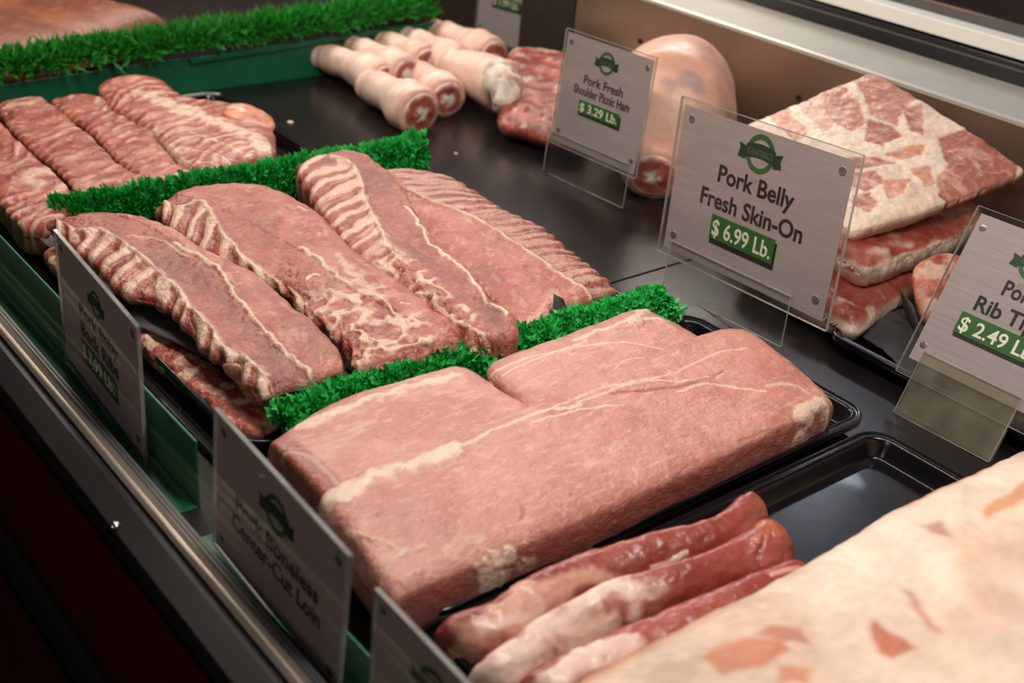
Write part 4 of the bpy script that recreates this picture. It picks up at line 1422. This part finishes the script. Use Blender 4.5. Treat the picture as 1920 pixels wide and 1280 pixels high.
e = empty('pork_ham', (float(P(1260, 340)[0]), float(P(1260, 340)[1]), DZ + FZ), 'large pale skin-on ham with a faint blue ink stamp, standing against the rear wall', 'ham')
hp = [PY(1225, 330, 1.215), PY(1235, 270, 1.27), PY(1262, 190, 1.35), PY(1290, 175, 1.40), PY(1310, 165, 1.43)]
o, c_, T, r = tube('ham_body', [np.array(p) for p in hp][::-1], [0.060, 0.092, 0.102, 0.088, 0.062, 0.043], SKINM, ham_col, parent=e, seed=44, nu=90, nr=64)
cutface(e, c_, T, r, 45, 'shank_cut')


# ------------------------------------------------------------------ price signs
def textmesh(body, size, mat, parent, cx, cy, z, bold=0.0, align='CENTER', spacing=1.0, maxw=None, name='lettering', xs=1.0):
    cu = bpy.data.curves.new(name, 'FONT')
    cu.body = body
    cu.size = size
    cu.align_x = align
    cu.align_y = 'CENTER'
    cu.offset = bold
    cu.extrude = 0.00018
    cu.space_character = spacing
    cu.resolution_u = 4
    to = bpy.data.objects.new(name, cu)
    col.objects.link(to)
    bpy.context.view_layer.update()
    dg = bpy.context.evaluated_depsgraph_get()
    me = bpy.data.meshes.new_from_object(to.evaluated_get(dg))
    bpy.data.objects.remove(to)
    co = np.array([v.co for v in me.vertices])
    wd = co[:, 0].max() - co[:, 0].min()
    k = xs
    if maxw:
        k = maxw / wd
    me.transform(Matrix.Diagonal((k, 1, 1, 1)))
    me.materials.clear()
    me.materials.append(mat)
    o = bpy.data.objects.new(name, me)
    col.objects.link(o)
    o.parent = parent
    o.location = (cx, cy, z)
    return o


def local(name, b, mat, parent, smooth=False, bevel=0.0):
    """mesh given in the parent's own axes"""
    me = bpy.data.meshes.new(name)
    me.from_pydata([tuple(v) for v in b.V], [], b.F)
    me.polygons.foreach_set('use_smooth', [smooth] * len(me.polygons))
    me.materials.append(mat)
    o = bpy.data.objects.new(name, me)
    col.objects.link(o)
    o.parent = parent
    if bevel:
        m = o.modifiers.new('bevel', 'BEVEL')
        m.width = bevel
        m.segments = 2
        m.limit_method = 'ANGLE'
    return o


def sign(par, label, lines, price, holder=None, logo=True, pricey=0.26, logoy=0.80, logos=1.0, margin=0.004, ts=0.13, lineys=(0.60, 0.44), prx=0.5, prw=0.40,
         curve=0.0, widths=(None, None), card=CARD, belowz=0.0, dim=False, est=True, acr=ACRY, shd=0.004, crop=0.0):
    x, y, z, yaw, ti, roll, w_, h_ = par
    r = Vector((math.cos(yaw), math.sin(yaw), 0))
    n_ = Vector((-math.sin(yaw), math.cos(yaw), 0))
    u = Vector((0, 0, 1)) * math.cos(ti) + n_ * math.sin(ti)
    r2 = r * math.cos(roll) + u * math.sin(roll)
    u2 = -r * math.sin(roll) + u * math.cos(roll)
    nn = r2.cross(u2)       # towards the viewer
    Mx = Matrix((r2, u2, nn)).transposed().to_4x4()
    Mx.translation = (x, y, z + DZ)
    e = empty('price_sign', (0, 0, 0), label, 'price sign', 'price signs in the case')
    e.matrix_world = Mx
    # card
    nx, bnd = 24, []
    b = MB()
    b.box(-w_ / 2, w_ / 2, crop, h_, -0.0006, 0.0)
    belowz = belowz - crop
    local('card', b, card, e)
    mg = margin
    b = MB()
    b.box(-w_ / 2 - mg, w_ / 2 + mg, -mg - belowz, h_ + mg, 0.0007, 0.0015)
    b.box(-w_ / 2 - mg, w_ / 2 + mg, -mg - belowz, h_ + mg, -0.0022, -0.0012)
    local('acrylic_sleeve', b, acr, e)
    b = MB()
    for q4 in ((-w_ / 2 - mg - .0006, -w_ / 2 - mg, -mg - belowz, h_ + mg), (w_ / 2 + mg, w_ / 2 + mg + .0006, -mg - belowz, h_ + mg),
               (-w_ / 2 - mg, w_ / 2 + mg, h_ + mg, h_ + mg + .0006), (-w_ / 2 - mg, w_ / 2 + mg, -mg - belowz - .0006, -mg - belowz)):
        b.box(q4[0], q4[1], q4[2], q4[3], -0.0022, 0.0015)
    local('sleeve_rim', b, ACRYE, e)
    zf = 0.00022
    # rivets
    ri = 0.0052 * (w_ / 0.26) ** 0.5
    for sx in (-1, 1):
        for yy in (0.075, 0.925):
            if yy < 0.2 and belowz < -1:
                continue
            b = MB()
            b.disc((sx * (w_ / 2 - 0.055 * w_), h_ * ((0.11 if crop == 0 else 0.20) if yy < 0.5 else 0.92), 0.0), ri, (0, 0, 1), 0.0003, 18, 0.0003)
            local('rivet', b, simple_rivet, e, True)
    if logo:
        lg_ = empty('logo', (0, h_ * logoy, zf))
        lg_.parent = e
        R0 = 0.100 * h_ * logos
        b = MB()
        n = 40
        vv = []
        for rr in (R0, R0 * 0.73):
            for zz in (0, 0.0002):
                vv += [(rr * math.cos(2 * math.pi * k / n), rr * math.sin(2 * math.pi * k / n), zz) for k in range(n)]
        ff = []
        for k in range(n):
            k2 = (k + 1) % n
            ff += [(n + k, n + k2, 3 * n + k2, 3 * n + k), (k, n + k, n + k2, k2), (2 * n + k, 3 * n + k, 3 * n + k2, 2 * n + k2)]
        b.add(vv, ff)
        local('ring', b, GINK, lg_)
        b = MB()
        W = R0 * 1.55
        top = [(xx, 0.34 * R0 + 0.16 * R0 * math.cos(xx / R0 * 1.5)) for xx in np.linspace(-R0 * 1.02, R0 * 1.02, 13)]
        bot = [(xx, yy - 0.72 * R0) for xx, yy in top]
        m_ = len(top)
        b.add([(p[0], p[1], 0.0003) for p in top + bot], [(k, m_ + k, m_ + k + 1, k + 1) for k in range(m_ - 1)])
        for s_ in (-1, 1):
            t_ = [(s_ * R0 * 0.98, 0.18 * R0), (s_ * W, 0.30 * R0), (s_ * (W - 0.12 * R0), -0.02 * R0), (s_ * W, -0.42 * R0), (s_ * R0 * 0.98, -0.50 * R0)]
            b.add([(p[0], p[1], 0.00026) for p in t_], [tuple(range(5))[::s_]])
        local('banner', b, DGINK, lg_)
        textmesh('KANSTINGS', 0.34 * R0 * 1.5, BINK, lg_, 0, 0.0, 0.0004, maxw=1.75 * R0, name='banner_lettering')
        if est:
            textmesh('EST', 0.045 * h_, FAINT, e, -0.012 * w_, h_ * logoy - R0 * 1.45, zf, name='small_lettering')
    for t_, yy, mw in zip(lines, lineys, widths):
        textmesh(t_, ts * h_ * 1.18, INK, e, 0, h_ * yy, zf, bold=ts * h_ * 0.024, maxw=mw * w_ if mw else None, name='title_lettering')
    if price:
        pc = empty('price_tag', (w_ * (prx - 0.5), h_ * pricey, zf))
        pc.parent = e
        pw_, ph = w_ * prw / 2, ts * h_ * 0.60
        b = MB()
        b.box(-pw_ + 0.001, pw_ + 0.003, -ph - shd, ph - 0.004, 0.0, 0.0004)
        local('tag_shadow_card', b, INK, pc)
        b = MB()
        b.box(-pw_, pw_, -ph, ph, 0.0004, 0.0009)
        local('tag_plate', b, GINK, pc)
        textmesh(price, ts * h_ * 1.12, WINK, pc, 0, -ts * h_ * 0.06, 0.0011, bold=ts * h_ * 0.016, maxw=pw_ * 1.86, name='price_lettering')
    if holder:
        hw0, hw1, hh, foot_ = holder
        b = MB()
        b.box(hw0, hw1, -hh, 0.012, 0.0018, 0.0030)
        b.box(hw0, hw1, -hh, 0.012, -0.0046, -0.0034)
        b.box(hw0, hw1, -hh, -hh + 0.0012, -0.0046 - foot_, 0.0030)
        h_o = local('holder', b, ACRYD if dim else ACRY, e)
        b = MB()
        b.box(hw0 - 0.0006, hw0, -hh, 0.012, 0.0018, 0.0032)
        b.box(hw1, hw1 + 0.0006, -hh, 0.012, 0.0018, 0.0032)
        b.box(hw0, hw1, 0.012, 0.0128, 0.0018, 0.0032)
        b.box(hw0, hw1, -hh - 0.0008, -hh, 0.0018, 0.0034)
        hr = local('holder_edge', b, ACRYE, h_o)
    return e


def rivet_mat():
    return simple('printed_rivet', '9c9592', rough=0.25, metal=0.7, var=0.2, vscale=200)


simple_rivet = rivet_mat()
sign((-0.800, 1.036, 0.030, -0.095, 0.080, 0.079, 0.264, 0.177), 'pork belly price sign reading 6.99, in front of the belly stack',
     ('Pork Belly', 'Fresh Skin-On'), '$ 6.99 Lb.', holder=(-0.118, 0.085, 0.048, 0.03), pricey=0.285, logoy=0.85, ts=0.135, lineys=(0.635, 0.455), logos=1.25, shd=0.006,
     widths=(0.455, 0.62), prw=0.39, prx=0.48, margin=0.008)
sign((-1.194, 1.162, 0.030, -0.011, 0.092, 0.030, 0.176, 0.159), 'shoulder picnic ham price sign reading 3.29, in front of the skin-on ham',
     ('Pork Fresh', 'Shoulder Picnic Ham'), '$ 3.29 Lb.', holder=(-0.095, 0.080, 0.050, 0.03), pricey=0.40, logoy=0.84, ts=0.095, lineys=(0.64, 0.535),
     widths=(0.46, 0.66), prw=0.48, prx=0.5, margin=0.004)
sign((-0.504, 1.062, 0.030, -0.001, 0.448, 0.016, 0.152, 0.165), 'pork rib tips price sign reading 2.49, cut off by the right picture edge',
     ('Pork', 'Rib Tips'), '$ 2.49 Lb.', holder=(-0.062, 0.050, 0.058, 0.03), pricey=0.335, logoy=0.82, ts=0.115, lineys=(0.63, 0.48),
     widths=(0.26, 0.50), prw=0.60, prx=0.5, margin=0.006, belowz=0.012, dim=True)
sign((-0.991, 0.354, -0.020, -0.03, 0.0, -0.048, 0.1965, 0.1372), 'baby back ribs price sign reading 7.99, leaning inside the front glass',
     ('Pork Baby', 'Back Ribs'), '$ 7.99 Lb.', pricey=0.285, logoy=0.80, ts=0.13, lineys=(0.60, 0.445), widths=(0.49, 0.48), prw=0.44, prx=0.48, margin=0.003, belowz=0.006)
sign((-0.652, 0.348, -0.045, 0.006, 0.012, -0.071, 0.187, 0.148), 'boneless center-cut loin sign inside the front glass before the loins',
     ('Pork Boneless', 'Center-Cut Loin'), None, logoy=0.78, ts=0.125, lineys=(0.565, 0.425), widths=(0.66, 0.71), margin=0.003, logos=1.15, crop=0.018)
sign((-0.4508, 0.353, -0.044, 0.0, 0.0, -0.0289, 0.1363, 0.1295), 'nearest price sign at the bottom edge showing only its logo and a corner rivet',
     (), None, logoy=0.76, ts=0.10, lineys=(), widths=(), margin=0.002, logos=1.35, crop=0.017)
sign((-1.814, 1.489, 0.0, 0.30, 0.0, -0.03, 0.126, 0.206), 'blurred far price sign behind the pork feet',
     ('Fresh', 'Pork Feet'), '$ 1.99 Lb.', logoy=0.86, ts=0.075, lineys=(0.62, 0.53), widths=(0.4, 0.62), prw=0.5, pricey=0.38, margin=0.003, est=False)

# ------------------------------------------------------------------ far counter beyond the green wall
b = MB()
b.box(-2.9, -1.86, 0.44, 1.49, FZ - 0.01, FZ)
cpart('far_deck', [(-3.4, -2.15, 0.345, 1.50, -0.6, FZ)], DARKM)


def far_col(c):
    a = c.n(9, 1)
    return mix(hx('a8684e'), hx('86503c'), sst(0.4, 0.6, a)), (a - 0.5) * 0.01


loft('beef_roast', [(-300, 20), (-100, 5), (60, 14), (180, 38), (270, 48)], [(-250, 170), (0, 140), (140, 110), (260, 80), (340, 70)], 0.03, 0.01, 0.05, 0.05, far_col,
     n=2.5, a0=0.2, a1=0.25, k0=0.4, k1=0.7, mat=MEAT, nu=60, nt=40, label='blurred brown roast beyond the far green wall', cat='meat', seed=51)


# ------------------------------------------------------------------ crumbs and droplets
def blob(name, c, r, mat, label, cat, group, seed):
    rng = np.random.default_rng(seed)
    V, Fc = [], []
    n, m = 10, 5
    for i in range(m + 1):
        for j in range(n):
            ph = math.pi / 2 * i / m
            k = r * (1 + 0.25 * rng.normal()) if 0 < i < m else r
            V.append((c[0] + k * math.cos(ph) * math.cos(2 * math.pi * j / n) * 1.3, c[1] + k * math.cos(ph) * math.sin(2 * math.pi * j / n), c[2] + r * 0.6 * math.sin(ph)))
    for i in range(m):
        for j in range(n):
            Fc.append((i * n + j, i * n + (j + 1) % n, (i + 1) * n + (j + 1) % n, (i + 1) * n + j))
    Fc.append(tuple(range(n))[::-1])
    o = mk(name, V, Fc, mat, None, True)
    return tag(o, label, cat, group)


FATM = simple('fat_crumb', 'd8c4b4', rough=0.5)
for k, (px, py, r_, lb) in enumerate(((545, 230, 0.0045, 'larger white fat crumb on the bare deck beside the spare ribs'),
                                      (855, 288, 0.0025, 'tiny pale fat crumb on the deck right of the parsley tuft'))):
    blob('fat_crumb', P(px, py, FZ) + np.array([0, 0, 0.0002]), r_, FATM, lb, 'crumb', None, 60 + k)
